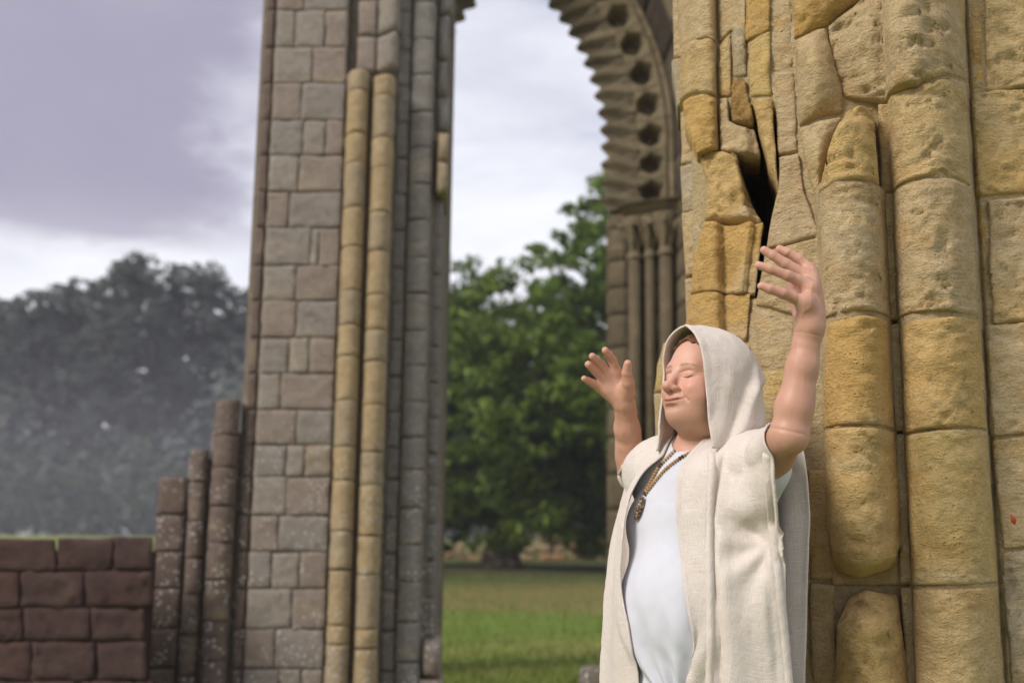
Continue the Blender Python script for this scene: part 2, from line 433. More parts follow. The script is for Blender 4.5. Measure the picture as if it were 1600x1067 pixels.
def pier_stone(parent, plan, T, B, color, rolls=(), L=None, R=None, cell=0.008, edge=0.016, bulge=0.0, rough=0.006, off=0.0,
               mat=None, depth=0.22, gap=0.0012, cosx=None, pits=0.0, seed=None, shape=None, label=None, wob=0.004, big=0.008):
    """one stone: T and B are its top and bottom outlines (photo pixels, left to right), L / R optional side outlines (top to bottom)"""
    edge = edge * (0.38 if plan is near else 1.0)
    seed = seed if seed is not None else int(rng.integers(1, 9999))
    def conv(P):
        h, k = ray(np.array([p[0] for p in P]), np.array([p[1] for p in P]))
        Y = plan(h, rolls) + off
        return np.stack([h, CAMZ + k * Y], -1)
    T, B = conv(T), conv(B)
    Lp = conv(L) if L else np.stack([T[0], B[0]]); Rp = conv(R) if R else np.stack([T[-1], B[-1]])
    if L: Lp[0], Lp[-1] = T[0], B[0]
    if R: Rp[0], Rp[-1] = T[-1], B[-1]
    Ym = float(plan(np.array([T[:, 0].mean()]), rolls)[0])
    wm = max(np.ptp(T[:, 0]), np.ptp(B[:, 0])) * Ym; hm = max(np.ptp(Lp[:, 1]), np.ptp(Rp[:, 1]))
    nu = int(np.clip(wm / cell, 5, 70)); nv = int(np.clip(hm / cell, 5, 90))
    s = np.linspace(0, 1, nu); t = np.linspace(0, 1, nv)
    if rolls and cosx is not False: s = 0.5 * s + 0.5 * (0.5 - 0.5 * np.cos(math.pi * s))
    # denser rows close to the edges so the rounded arris is modelled
    t = t + 0.35 * np.sin(2 * math.pi * t) / (2 * math.pi) * -1
    if not rolls: s = s + 0.35 * np.sin(2 * math.pi * s) / (2 * math.pi) * -1
    def samp(P, q):
        d = np.r_[0, np.cumsum(np.linalg.norm(np.diff(P * [Ym, 1], axis=0), axis=1))]; d /= max(d[-1], 1e-9)
        return np.stack([np.interp(q, d, P[:, i]) for i in range(2)], -1)
    Tc, Bc, Lc, Rc = samp(T, s), samp(B, s), samp(Lp, t), samp(Rp, t)
    S, TT = s[None, :, None], t[:, None, None]
    G = (1 - TT) * Tc[None] + TT * Bc[None] + (1 - S) * Lc[:, None] + S * Rc[:, None] - \
        ((1 - S) * (1 - TT) * T[0] + S * (1 - TT) * T[-1] + (1 - S) * TT * B[0] + S * TT * B[-1])
    H, Z = G[..., 0].copy(), G[..., 1].copy()
    # joint gap and a hand-cut wobble of the outline
    H += (0.5 - S[..., 0]) * 2 * gap / Ym + wob / Ym * fbm(np.stack([Z * 1.0, 0 * Z, 0 * Z + seed], -1), 14, 3, seed) * np.abs(S[..., 0] * 2 - 1)
    Z += (TT[..., 0] - 0.5) * 2 * gap + wob * fbm(np.stack([H * 3, 0 * H, 0 * H + seed], -1), 14, 3, seed + 3) * np.abs(TT[..., 0] * 2 - 1)
    Y = plan(H, rolls) + off
    es = np.minimum(S, 1 - S)[..., 0] * wm + 0 * H; et = np.minimum(TT, 1 - TT)[..., 0] * hm + 0 * H
    nz = 1 + 0.7 * fbm(np.stack([H * Ym, Z, 0 * Z], -1), 18, 2, seed + 9)
    e1 = edge * nz
    def rnd(e): q = np.clip(1 - e / e1, 0, 1); return e1 * (1 - np.sqrt(np.clip(1 - q * q, 0, 1)))
    push = rnd(et) + (rnd(es) if not rolls else 0)
    P3 = np.stack([H * Ym, Y, Z], -1)
    disp = big * fbm(P3 * [1, 1, 1.5], 10, 3, seed) + 1.35 * rough * fbm(P3 * [1, 1, 2.0], 42, 5, seed + 1, 0.66)
    if pits:
        v = fbm(P3 * [1, 1, 1.6], 30, 3, seed + 5); disp = disp - pits * sstep(v, 0.18, 0.5)
    if bulge:
        disp = disp + bulge * (1 - (2 * S[..., 0] - 1) ** 2) * (1 - (2 * TT[..., 0] - 1) ** 2)
    Y = Y + push - disp
    if shape is not None: Y = Y + shape(S[..., 0] + 0 * H, TT[..., 0] + 0 * H, H, Z)
    G3 = np.stack([H * Y, Y, Z], -1)
    bk = np.array([H.mean() * depth, depth, 0.0])
    o = slab(G3, bk, mat or M_STONE, 'stone', parent, color=color, flip=True)
    if label: o['label'] = label
    return o

OCH = (0.56, 0.355, 0.125); OCD = (0.52, 0.32, 0.105); PAL = (0.535, 0.40, 0.225); YEL = (0.58, 0.415, 0.175)
PNK = (0.52, 0.385, 0.23); GRY = (0.46, 0.38, 0.255); BRN = (0.36, 0.22, 0.08); WRM = (0.57, 0.39, 0.165); YGR = (0.55, 0.40, 0.20)
np_root = thing('stone_pier', 'golden sandstone pier of weathered rolled shafts with a dark vertical crack, behind the person', 'pier', tuple(at(1400, 848, 3.2) * [1, 1, 0]))
def S(*a, **k): return pier_stone(np_root, near, *a, **k)
# left edge: rubble return and slender shaft
S([(1050, -40), (1064, -40)], [(1052, 92), (1066, 88)], PAL, off=0.05, rough=0.01)
S([(1049, 94), (1066, 90)], [(1058, 166), (1072, 160)], GRY, off=0.05, rough=0.01)
S([(1064, 166), (1086, 160)], [(1064, 256), (1096, 252)], PAL, off=0.06, rough=0.014)
S([(1063, 258), (1096, 252)], [(1066, 330), (1100, 326)], GRY, off=0.07, rough=0.016, bulge=0.015)
S([(1066, 332), (1100, 328)], [(1070, 432), (1092, 428)], PAL, off=0.06, rough=0.016)
S([(1070, 434), (1092, 430)], [(1072, 532), (1086, 530)], PNK, off=0.06, rough=0.012)
S([(1052, -60), (1118, -60)], [(1063, 76), (1119, 68)], PAL, rolls='L', edge=0.012, rough=0.006)
S([(1062, 77), (1119, 70)], [(1062, 157), (1119, 152)], YGR, rolls='L', edge=0.015, rough=0.009)
S([(1066, 159), (1120, 153)], [(1088, 240), (1124, 236)], OCH, rolls='L', L=[(1066, 159), (1070, 195), (1088, 240)], edge=0.02, rough=0.014, big=0.014)
S([(1120, -60), (1166, -60)], [(1122, 68), (1143, 46), (1165, 58)], PAL, rough=0.007)
S([(1121, 70), (1142, 48)], [(1122, 152), (1143, 148)], YGR, rough=0.009)
S([(1144, 34), (1166, 44)], [(1144, 118), (1166, 116)], GRY, rough=0.014, bulge=0.015)
S([(1143, 120), (1166, 118)], [(1142, 188), (1179, 184)], BRN, R=[(1166, 118), (1171, 150), (1179, 184)], rough=0.022, big=0.02, edge=0.03)
S([(1122, 154), (1142, 150)], [(1126, 238), (1172, 236), (1188, 232)], PAL, R=[(1142, 150), (1146, 192), (1180, 190), (1188, 232)], rough=0.012, big=0.012,
  shape=lambda s, t, h, z: 0.06 * sstep(s, 0.62, 1.0))
S([(1092, 242), (1152, 238), (1158, 250)], [(1100, 344), (1194, 342)], WRM, L=[(1092, 242), (1104, 290), (1100, 344)],
  R=[(1158, 250), (1164, 282), (1178, 315), (1190, 342)], rough=0.018, big=0.02, edge=0.03, pits=0.015, shape=lambda s, t, h, z: 0.08 * sstep(s, 0.7, 1.0) - 0.02)
S([(1098, 346), (1192, 344)], [(1078, 459), (1180, 457)], OCH, L=[(1098, 346), (1084, 395), (1078, 459)], rolls='M', cosx=False, rough=0.008, edge=0.01,
  shape=lambda s, t, h, z: 0.035 * sstep(s, 0.80, 0.86) - 0.02 * sstep(s, 0.55, 0.75))
S([(1076, 461), (1172, 459)], [(1066, 532), (1166, 534)], OCH, rolls='M', cosx=False, rough=0.008, edge=0.01)
S([(1036, 534), (1172, 536)], [(1022, 612), (1184, 622)], YEL, L=[(1036, 534), (1026, 570), (1022, 612)], rough=0.008, edge=0.03)
S([(1021, 614), (1184, 624)], [(1026, 730), (1188, 740)], PAL, rough=0.008, edge=0.03)
S([(1024, 733), (1262, 733)], [(1026, 905), (1262, 905)], WRM, rough=0.008)
S([(1024, 908), (1262, 908)], [(1026, 1100), (1264, 1100)], PAL, rough=0.008)
# right of the crack
S([(1166, -60), (1205, -60)], [(1165, 66), (1204, 46)], OCH, rough=0.012)
S([(1167, 68), (1203, 49)], [(1173, 152), (1206, 150)], YEL, rough=0.008)
S([(1173, 154), (1207, 152)], [(1203, 262), (1218, 296)], WRM, L=[(1173, 154), (1184, 190), (1196, 235), (1203, 262)], rough=0.012, edge=0.02)
S([(1206, -60), (1236, -60)], [(1206, 110), (1240, 108)], PNK, rough=0.010, off=0.012)
S([(1207, 112), (1241, 110)], [(1216, 240), (1247, 236)], PNK, rough=0.010, off=0.012)
S([(1217, 243), (1248, 238)], [(1196, 388), (1262, 372), (1280, 366)], PNK, L=[(1217, 243), (1216, 300), (1204, 340), (1196, 388)], R=[(1248, 238), (1258, 300), (1280, 366)], rough=0.006)
S([(1195, 391), (1282, 370)], [(1180, 476), (1288, 506)], PAL, rough=0.007)
S([(1174, 478), (1242, 500)], [(1186, 578), (1240, 574)], PAL, rough=0.007, off=0.01)
S([(1243, 502), (1292, 508)], [(1241, 574), (1288, 676)], PAL, rough=0.007, off=0.02)
S([(1186, 581), (1240, 577)], [(1190, 731), (1240, 731)], YEL, rough=0.008)
S([(1242, 577), (1288, 678)], [(1242, 731), (1288, 731)], PAL, rough=0.008, off=0.02)
# upper bulging stones
S([(1237, -60), (1352, -60)], [(1240, 58), (1290, 40), (1340, 2)], OCD, bulge=0.05, rough=0.010, pits=0.012)
S([(1240, 62), (1291, 43)], [(1247, 196), (1316, 176)], PAL, R=[(1291, 43), (1302, 90), (1316, 140), (1316, 176)], bulge=0.055, rough=0.009, edge=0.022)
S([(1248, 199), (1318, 180)], [(1275, 318), (1284, 296)], YGR, L=[(1248, 199), (1256, 250), (1275, 318)], R=[(1318, 180), (1298, 225), (1284, 296)], bulge=0.04, rough=0.010, edge=0.022)
S([(1294, 42), (1345, 4), (1372, -60), (1507, -60)], [(1318, 152), (1388, 156), (1430, 134), (1510, 127)], PAL, rolls='B', cosx=False, rough=0.011, big=0.014, edge=0.02, pits=0.012,
  L=[(1294, 42), (1300, 90), (1318, 152)], shape=lambda s, t, h, z: -0.075 * np.sin(math.pi * np.clip(s / 0.75, 0, 1)) * (0.5 + 0.5 * np.sin(math.pi * t)))
# shaft A
S([(1322, 162), (1340, 153), (1364, 158)], [(1280, 300), (1376, 291)], WRM, rolls='A', L=[(1322, 162), (1296, 230), (1280, 300)], R=[(1364, 158), (1370, 220), (1376, 291)],
  rough=0.012, big=0.014, edge=0.03, pits=0.010, shape=lambda s, t, h, z: 0.05 * (1 - sstep(t, 0, 0.35)))
S([(1281, 302), (1376, 293)], [(1284, 499), (1388, 495)], PAL, rolls='A', rough=0.012, big=0.010, edge=0.022, pits=0.014, cosx=False)
S([(1291, 505), (1386, 500)], [(1286, 672), (1398, 671)], OCH, rolls='A', rough=0.009, big=0.010, edge=0.020, pits=0.008, cosx=False)
S([(1285, 676), (1398, 674)], [(1306, 892), (1345, 906), (1396, 890)], WRM, rolls='A', L=[(1285, 676), (1290, 800), (1297, 850), (1306, 892)], R=[(1398, 674), (1406, 800), (1408, 850), (1396, 890)],
  rough=0.010, big=0.012, edge=0.022, pits=0.010, cosx=False, shape=lambda s, t, h, z: 0.075 * sstep(t, 0.86, 1.0) ** 2, label='lowest stone of the left shaft, broken off rounded')
S([(1262, 733), (1292, 733)], [(1265, 905), (1306, 905)], YGR, off=0.0, rough=0.005)
S([(1296, 860), (1430, 860)], [(1300, 915), (1430, 914)], YGR, off=-0.004, rough=0.006)
S([(1265, 908), (1306, 912)], [(1268, 1105), (1308, 1105)], PAL, off=0.0, rough=0.005)
S([(1326, 936), (1352, 922), (1404, 932)], [(1302, 1105), (1424, 1105)], WRM, rolls='A', L=[(1326, 936), (1308, 975), (1304, 1040), (1302, 1105)], rough=0.012, big=0.02, edge=0.035, pits=0.012, cosx=False,
  shape=lambda s, t, h, z: 0.05 * (1 - sstep(t, 0, 0.3)) + 0.02)
# fillet between the shafts
for (a, b, c, d) in ((160, 300, 1372, 1380), (300, 500, 1378, 1390), (503, 672, 1388, 1397), (676, 912, 1399, 1408), (916, 1105, 1408, 1420)):
    S([(c - 2, a + 2), (c + 34, a)], [(d - 2, b), (d + 34, b)], YGR if b < 600 else PAL, off=-0.028, rough=0.006)
# shaft B
S([(1374, 160), (1430, 137), (1510, 130)], [(1386, 308), (1516, 289)], YGR, rolls='B', rough=0.012, big=0.010, edge=0.026, pits=0.012, cosx=False)
S([(1387, 311), (1516, 292)], [(1398, 503), (1529, 499)], PAL, rolls='B', rough=0.013, big=0.012, edge=0.026, pits=0.014, cosx=False)
S([(1410, 507), (1531, 503)], [(1412, 678), (1542, 672)], WRM, rolls='B', rough=0.009, big=0.012, edge=0.016, pits=0.008, cosx=False)
S([(1414, 682), (1544, 676)], [(1424, 914), (1559, 911)], YEL, rolls='B', rough=0.008, big=0.010, edge=0.016, cosx=False)
S([(1426, 918), (1560, 915)], [(1434, 1105), (1576, 1105)], YGR, rolls='B', rough=0.008, big=0.012, edge=0.014, cosx=False)
# nook strip and the flat wall on the right
S([(1507, 3), (1535, 3)], [(1513, 146), (1540, 144)], OCH, off=0.015, rough=0.006)
S([(1504, -60), (1536, -60)], [(1506, 0), (1535, 0)], PAL, off=0.015, rough=0.006)
S([(1522, 314), (1541, 312)], [(1530, 505), (1549, 503)], OCD, off=0.015, rough=0.006)
S([(1537, -60), (1760, -60)], [(1541, 143), (1760, 126)], YGR, rough=0.010, big=0.012, pits=0.008)
S([(1515, 150), (1760, 130)], [(1522, 311), (1760, 292)], WRM, rough=0.010, big=0.012, pits=0.008)
S([(1543, 312), (1760, 296)], [(1550, 506), (1760, 496)], PAL, rough=0.010, big=0.012, pits=0.010)
S([(1534, 510), (1760, 500)], [(1545, 682), (1760, 672)], PAL, rough=0.008, big=0.01)
S([(1547, 685), (1760, 676)], [(1566, 856), (1760, 850)], PAL, rough=0.008, big=0.01)
S([(1564, 859), (1760, 854)], [(1582, 1105), (1760, 1105)], GRY, rough=0.012, big=0.012, pits=0.01)
for (a, b) in ((-60, 140), (143, 300), (303, 500), (503, 680), (683, 850), (853, 1105)):
    S([(1763, a), (1980, a)], [(1763, b), (1980, b)], PAL, cell=0.03)
# courses below and above the frame
for (a, b) in ((1108, 1300), (1303, 1480), (1483, 1640)):
    for (c, d, ro, cc) in ((1026, 1150, '', PAL), (1153, 1300, '', WRM), (1302, 1424, 'A', YEL), (1428, 1580, 'B', PAL), (1583, 1760, '', YGR)):
        S([(c + (a - 1105) * 0.05, a), (d + (a - 1105) * 0.05, a)], [(c + (b - 1105) * 0.05, b), (d + (b - 1105) * 0.05, b)], cc, rolls=ro, cell=0.02)
for (a, b) in ((-260, -62), (-470, -263)):
    for (c, d, ro, cc) in ((1040, 1118, 'L', PAL), (1121, 1236, '', YEL), (1239, 1352, '', OCH), (1356, 1505, 'B', PAL), (1507, 1760, '', YGR)):
        S([(c - (60 + b) * -0.03, a), (d - (60 + b) * -0.03, a)], [(c, b), (d, b)], cc, rolls=ro, cell=0.02)
# rubble core behind the stones, with the deep hole of the crack left open
HS = np.concatenate([np.linspace(hx(1030), hx(1150), 26), np.linspace(hx(1153), hx(1214), 26), np.linspace(hx(1218), hx(1560), 120), np.linspace(hx(1570), hx(1900), 14)])
ZS = np.linspace(-0.05, 3.4, 240)
HH, ZZ = np.meshgrid(HS, ZS)
e_ = np.where(ZZ > CAMZ + float(ray(np.array(1040.0), np.array(536.0))[1]) * 3.4, hx(1086), hx(1040))
HH = np.where(HH < hx(1150), e_ + (HH - HS[0]) / (hx(1150) - HS[0]) * (hx(1150) - e_), HH)
YB = near.base(HH); kk = (ZZ - CAMZ) / YB
ky = lambda py: float(ray(np.array(1340.0), np.array(float(py)))[1])
def rollY(nm, on):
    _, a_, b_, pr = [r for r in near.rolls if r[0] == nm][0]
    q = 1 - ((HH - (a_ + b_) / 2) / ((b_ - a_) / 2)) ** 2
    return pr * np.sqrt(np.clip(q, 0, 1)) * on
w_ = .02
onA = ((kk < ky(300)) & (kk > ky(840)))
YC = YB - rollY('A', onA) - rollY('B', 1.0) - rollY('L', kk > ky(225)) - rollY('M', (kk < ky(360)) & (kk > ky(525)))
YC = YC + 0.015
hc0 = float(ray(np.array(1184.0), np.array(300.0))[0])
crack = np.exp(-(((HH - hc0) / 0.017) ** 2)) * sstep(kk, ky(470), ky(400)) * (1 - sstep(kk, ky(200), ky(165)))
YC = YC + 0.75 * crack + 0.006 * fbm(np.stack([HH * 3, 0 * HH, ZZ], -1), 14, 3, 4)
core = slab(np.stack([HH * YC, YC, ZZ], -1), np.array([0.25, 1.2, 0]), M_MORTAR, 'core', np_root, color=(0.47, 0.36, 0.20), flip=False)
# small russet leaf caught in the nook
lf = at(1574, 812, 2.88)
leafV = [(0, 0, -0.022), (0.010, -0.004, -0.008), (0.013, -0.002, 0.006), (0.004, 0.0, 0.022), (-0.008, -0.003, 0.008), (-0.010, -0.001, -0.008), (0.001, -0.009, 0.0)]
leafF = [(0, 1, 6), (1, 2, 6), (2, 3, 6), (3, 4, 6), (4, 5, 6), (5, 0, 6)]
leafV2 = leafV + [(x, y + 0.0012, z) for x, y, z in leafV]; leafF2 = leafF + [tuple(i + 7 for i in f[::-1]) for f in leafF]
dl = mesh_obj('dry_leaf', np.array(leafV2) * [.6, 1, .62] @ np.array([[.9, 0, .43], [0, 1, 0], [-.43, 0, .9]]) + lf + [0, -0.03, 0], leafF2, plain('russet', (0.33, 0.06, 0.02), 0.5), origin=lf)
tag(dl, 'small russet dry leaf caught in the groove of the golden pier', 'leaf')
#%%PIER2
# ------------------------------------------------------------------ left pier (grey-brown, lichened)
lp_root = thing('stone_pier', 'tall grey brown stone pier with two yellow shafts and lichened ashlar, left of the lawn', 'pier', tuple(at(500, 848, 7.2) * [1, 1, 0]))
cols_ = [('flat', 238, 284, 0.12, 0), ('roll', 287, 316, 0.10, 0.07), ('roll', 321, 362, 0.06, 0.09), ('flat', 371, 386, 0.06, 0),
         ('flat', 388, 511, 0.03, 0), ('roll', 513, 551, 0.05, 0.11), ('roll', 555, 594, 0.05, 0.11), ('flat', 598, 619, 0.17, 0),
         ('roll', 621, 659, 0.16, 0.03), ('flat', 663, 680, 0.26, 0)]
pts = []; rolls = []
for i, (ty, a, b, yo, pr) in enumerate(cols_):
    pts += [(a, 900, 7.0 + yo), (b, 900, 7.0 + yo)]
    if pr: rolls.append((str(i), hx(a, 900), hx(b, 900), pr))
pts += [(-400, 900, 7.2), (720, 900, 7.3)]
left = Plan(pts, rolls)
DK = (0.17, 0.125, 0.105); DK2 = (0.30, 0.24, 0.20); ASH = (0.32, 0.275, 0.23); ASH2 = (0.29, 0.25, 0.22); YL = (0.42, 0.31, 0.175); YL2 = (0.38, 0.295, 0.19); GY = (0.24, 0.22, 0.20)
def xat(px900, py):      # the pixel column of a vertical that passes px900 at row 900
    h = hx(px900, 900); lo, hi = px900 - 200.0, px900 + 200.0
    for _ in range(30):
        m_ = (lo + hi) / 2
        if hx(m_, py) < h: lo = m_
        else: hi = m_
    return (lo + hi) / 2
def P(a, b, y0, y1, color, rolls='', **k):
    k.setdefault('cell', 0.035); k.setdefault('mat', M_PIER); k.setdefault('rough', 0.010); k.setdefault('big', 0.006); k.setdefault('edge', 0.006)
    k.setdefault('depth', 0.35); k.setdefault('gap', 0.0015); k.setdefault('wob', 0.007)
    return pier_stone(lp_root, left, [(xat(a, y0), y0), (xat(b, y0), y0)], [(xat(a, y1), y1), (xat(b, y1), y1)], color, rolls=rolls, **k)
course = [1165, 1108, 1045, 983, 920, 862, 805, 745, 695, 640, 584, 528, 470, 415, 356, 300, 243, 188, 130, 74, 16, -42, -100, -160]
shaftc = [1165, 1100, 1005, 975, 890, 830, 752, 700, 628, 560, 512, 458, 390, 330, 262, 215, 150, 118]
tops = {0: 700, 1: 650, 2: 610}
for i, (ty, a, b, yo, pr) in enumerate(cols_):
    if i == 4:
        for j in range(len(course) - 1):
            y1, y0 = course[j], course[j + 1]
            js = [388, 388 + [44, 60, 52, 70, 38][j % 5] + random.uniform(-6, 6), 511]
            if j % 3 == 1: js.insert(2, 475 + random.uniform(-8, 8))
            for q in range(len(js) - 1):
                                P(js[q], js[q + 1], y0, y1, [ASH, ASH2, DK2][(j + q * 2) % 3], cell=0.022)
        continue
    cs = list(shaftc if ty == 'roll' else course)
    if i in (1, 2): cs = [y + (9 if i == 1 else -14) for y in course]
    if i in (5, 6): cs = [y + (0 if i == 5 else 7) for y in shaftc]
    if i in (7, 8, 9): cs = [y + [4, -11, 14][i - 7] for y in course]
    for j in range(len(cs) - 1):
        y1, y0 = cs[j], cs[j + 1]
        if y0 < tops.get(i, -999): continue
        cc = {0: DK, 1: DK, 2: DK, 3: DK, 5: YL, 6: YL, 7: GY, 8: GY, 9: GY}[i]
        if i in (5, 6): cc = YL if (j + i) % 3 else YL2
        if i == 9 and 200 < y0 < 302: continue
        P(a, b, y0, y1, cc, rolls=str(i) if pr else '', cell=0.022 if pr else 0.03, edge=0.006)
# wall face above the yellow shafts, the projecting block and the broken foot of the right edge
for j, (y1, y0) in enumerate(((112, 58), (55, 0), (-3, -58), (-61, -120), (-123, -190))):
    P(528, 560, y0, y1, DK2, off=0.0); P(561, 600, y0, y1, ASH, off=0.0)
for (y0, y1) in ((205, 250), (252, 300)):
    P(668, 686, y0, y1, YL2, off=-0.14, depth=0.5, edge=0.02)
for (y0, y1, wx) in ((-150, -60, 692), (-58, 20, 688), (22, 92, 684), (94, 150, 682), (152, 203, 688)):
    P(664, wx, y0, y1, GY, off=-0.05, rough=0.02, edge=0.03)
P(662, 692, 1000, 1062, DK2, off=-0.10, rough=0.02, edge=0.05, big=0.03)
P(660, 697, 1064, 1165, DK2, off=-0.12, rough=0.02, edge=0.05, big=0.03)
def core_block(px0, px1, top, dY=0.22, th=1.2):
    h0, h1 = hx(px0, 900), hx(px1, 900); zt = CAMZ + float(ray(np.array(500.0), np.array(float(top)))[1]) * 7.2
    Hq, Zq = np.meshgrid(np.linspace(h0, h1, 8), np.linspace(-0.05, zt, 14))
    Yq = left(Hq, rolls='') + dY - 0.17 + 0.01 * fbm(np.stack([Hq * 7, 0 * Hq, Zq], -1), 6, 2, 8)
    slab(np.stack([Hq * Yq, Yq, Zq], -1), np.array([0.0, th, 0]), M_PIER, 'core', lp_root, color=(0.21, 0.175, 0.135))
core_block(242, 284, 770); core_block(284.5, 318, 720); core_block(318.5, 364, 680); core_block(364.5, 512, -180); core_block(512.5, 676, -180)

# made-up stub wall standing in for a dark red prism reflection, lower left
rw = thing('added_wall', 'low added wall of dark red brown rubble in place of a prism reflection, lower left corner', 'wall', tuple(at(100, 848, 6.6) * [1, 1, 0]))
stub = Plan([(-600, 900, 6.7), (300, 900, 6.55)])
RB = [(0.082, 0.047, 0.041), (0.074, 0.044, 0.039), (0.090, 0.052, 0.045), (0.078, 0.047, 0.042)]
yrow = [1185, 1120, 1064, 1002, 950, 892, 840, 792]
for j in range(len(yrow) - 1):
    y1, y0 = yrow[j], yrow[j + 1]; xx = -420 - 30 * (j % 3)
    while xx < 222:
        wd_ = random.uniform(62, 120); xe = min(xx + wd_, 240)
        if xe - xx < 24: break
        lim = 850
        if (y0 + y1) / 2 > lim:
            pier_stone(rw, stub, [(xx, y0), (xe, y0)], [(xx, y1), (xe, y1)], random.choice(RB), mat=M_RED, cell=0.025, edge=0.012, rough=0.022, big=0.016, depth=0.22, gap=0.002, wob=0.01)
        xx = xe + 0.2

hq, zq = np.meshgrid(np.linspace(hx(-480, 900), hx(226, 900), 6), np.linspace(-0.05, CAMZ + float(ray(np.array(100.0), np.array(860.0))[1]) * 6.6, 6))
yq = stub(hq) + 0.02
slab(np.stack([hq * yq, yq, zq], -1), np.array([0, 0.2, 0]), M_RED, 'core', rw, color=(0.07, 0.042, 0.036))
# weathered stone block on the grass at the person's feet
sb = at(936, 1065, 6.6)
blk = rbox('stone_block', (sb[0] + 0.05, 6.7, 0.24), (0.30, 0.34, 0.56), M_PIER, None, color=(0.15, 0.125, 0.10), bevel=0.06, rough=0.03, seed=3, n=10)
tag(blk, 'weathered dark stone block standing on the lawn beside the cloak', 'stone block')

# ------------------------------------------------------------------ the arch
YA = 11.0; ACX = -0.04; AA = 0.99; ARISE = 2.00; ZS_ = CAMZ + float(ray(np.array(1005.0), np.array(330.0))[1]) * YA
AR = (ARISE ** 2 + AA ** 2) / (2 * AA); ZC_ = CAMZ + float(ray(np.array(950.0), np.array(224.0))[1]) * YA; STILT = ZC_ - ZS_ - 0.04
arch = thing('gothic_arch', 'tall pointed stone arch carved with chevrons and rows of dark hollows, above the lawn', 'arch', (ACX, YA, 0))
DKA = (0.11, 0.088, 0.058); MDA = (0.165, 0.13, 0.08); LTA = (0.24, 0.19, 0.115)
def arc_pt(side, phi, wv):
    r = AR + wv; up = np.maximum(phi, 0)
    return ACX + side * (AA - AR + r * np.cos(up)), ZC_ + r * np.sin(up) + np.minimum(phi, 0) * AR
PHI_MAX = math.acos((AR - AA) / AR)
def ring(prof, n, name, color, disp=None, nu=7, nv=7, thick=0.35, phi_pad=0.0, jitter=0.0):
    """voussoirs swept along both arcs; prof = (w0, Y0, w1, Y1): the face of the ring across the order"""
    w0, Y0, w1, Y1 = prof
    for side in (1, -1):
        for i in range(n):
            g = 0.004 / AR
            P0_ = -STILT / AR; PS_ = (PHI_MAX + 0.30 * w1 - P0_) / n
            p = np.linspace(P0_ + PS_ * i + g, P0_ + PS_ * (i + 1) - g, nv)[:, None] + np.zeros((1, nu))
            q = np.linspace(0, 1, nu)[None, :] + np.zeros((nv, 1))
            T_ = np.linspace(0, 1, nv)[:, None] + np.zeros((1, nu))
            dr = dY = 0
            if disp is not None: dr, dY = disp(q, T_)
            wv = w0 + (w1 - w0) * q + dr; Yv = Y0 + (Y1 - Y0) * q + dY
            # the arcs of wider orders cross the centre line: stop them there
            x_, z_ = arc_pt(side, p, wv)
            x_ = np.where(side * (x_ - ACX) < 0.002, ACX + side * 0.002, x_)
            nrm = fbm(np.stack([x_, Yv, z_], -1), 9, 3, i) * 0.010
            G = np.stack([x_, Yv + nrm, z_], -1)
            bx, bz = np.cos(max(p.mean(), 0)) * side, np.sin(max(p.mean(), 0))
            sh = random.uniform(0.8, 1.15)
            slab(G, np.array([bx * thick * 0.6, thick, bz * thick * 0.6]), M_ARCH, name, arch, color=tuple(c * sh for c in color), flip=(side > 0), smooth=disp is None)
def chev(q, t):
    tri = np.where(t < 0.7, t / 0.7, (1 - t) / 0.3)
    zig = np.abs(((t * 1.0 + q * 1.0) % 1.0) * 2 - 1)
    return -0.085 * tri * (1 - q) ** 0.6, -0.05 * zig
def hexhole(q, t):
    x = (q - 0.5) * 2; y = (t - 0.5) * 2
    hm_ = np.maximum(np.abs(x) * 0.95, np.abs(x) * 0.55 + np.abs(y) * 0.95)
    d = 1 - sstep(hm_, 0.46, 0.74)
    return 0.0 * q, 0.22 * d - 0.04 * sstep(hm_, 0.70, 0.86)
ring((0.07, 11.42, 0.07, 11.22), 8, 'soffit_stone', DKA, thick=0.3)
ring((0.0, 11.20, 0.27, 10.98), 17, 'chevron_stone', MDA, chev, nu=9, nv=9, thick=0.4)
ring((0.27, 11.0, 0.55, 10.90), 12, 'hollow_stone', LTA, hexhole, nu=15, nv=15, thick=0.4)
ring((0.56, 10.92, 0.62, 10.84), 8, 'roll_stone', LTA, lambda q, t: (0 * q, -0.03 * np.sin(math.pi * q)), thick=0.4)
ring((0.63, 11.0, 0.66, 10.25), 8, 'soffit_stone', (0.085, 0.065, 0.05), thick=0.4)  # darker than the other orders: soffit shade put into the stone colour
ring((0.66, 10.24, 0.92, 10.20), 8, 'voussoir', LTA, thick=0.4)
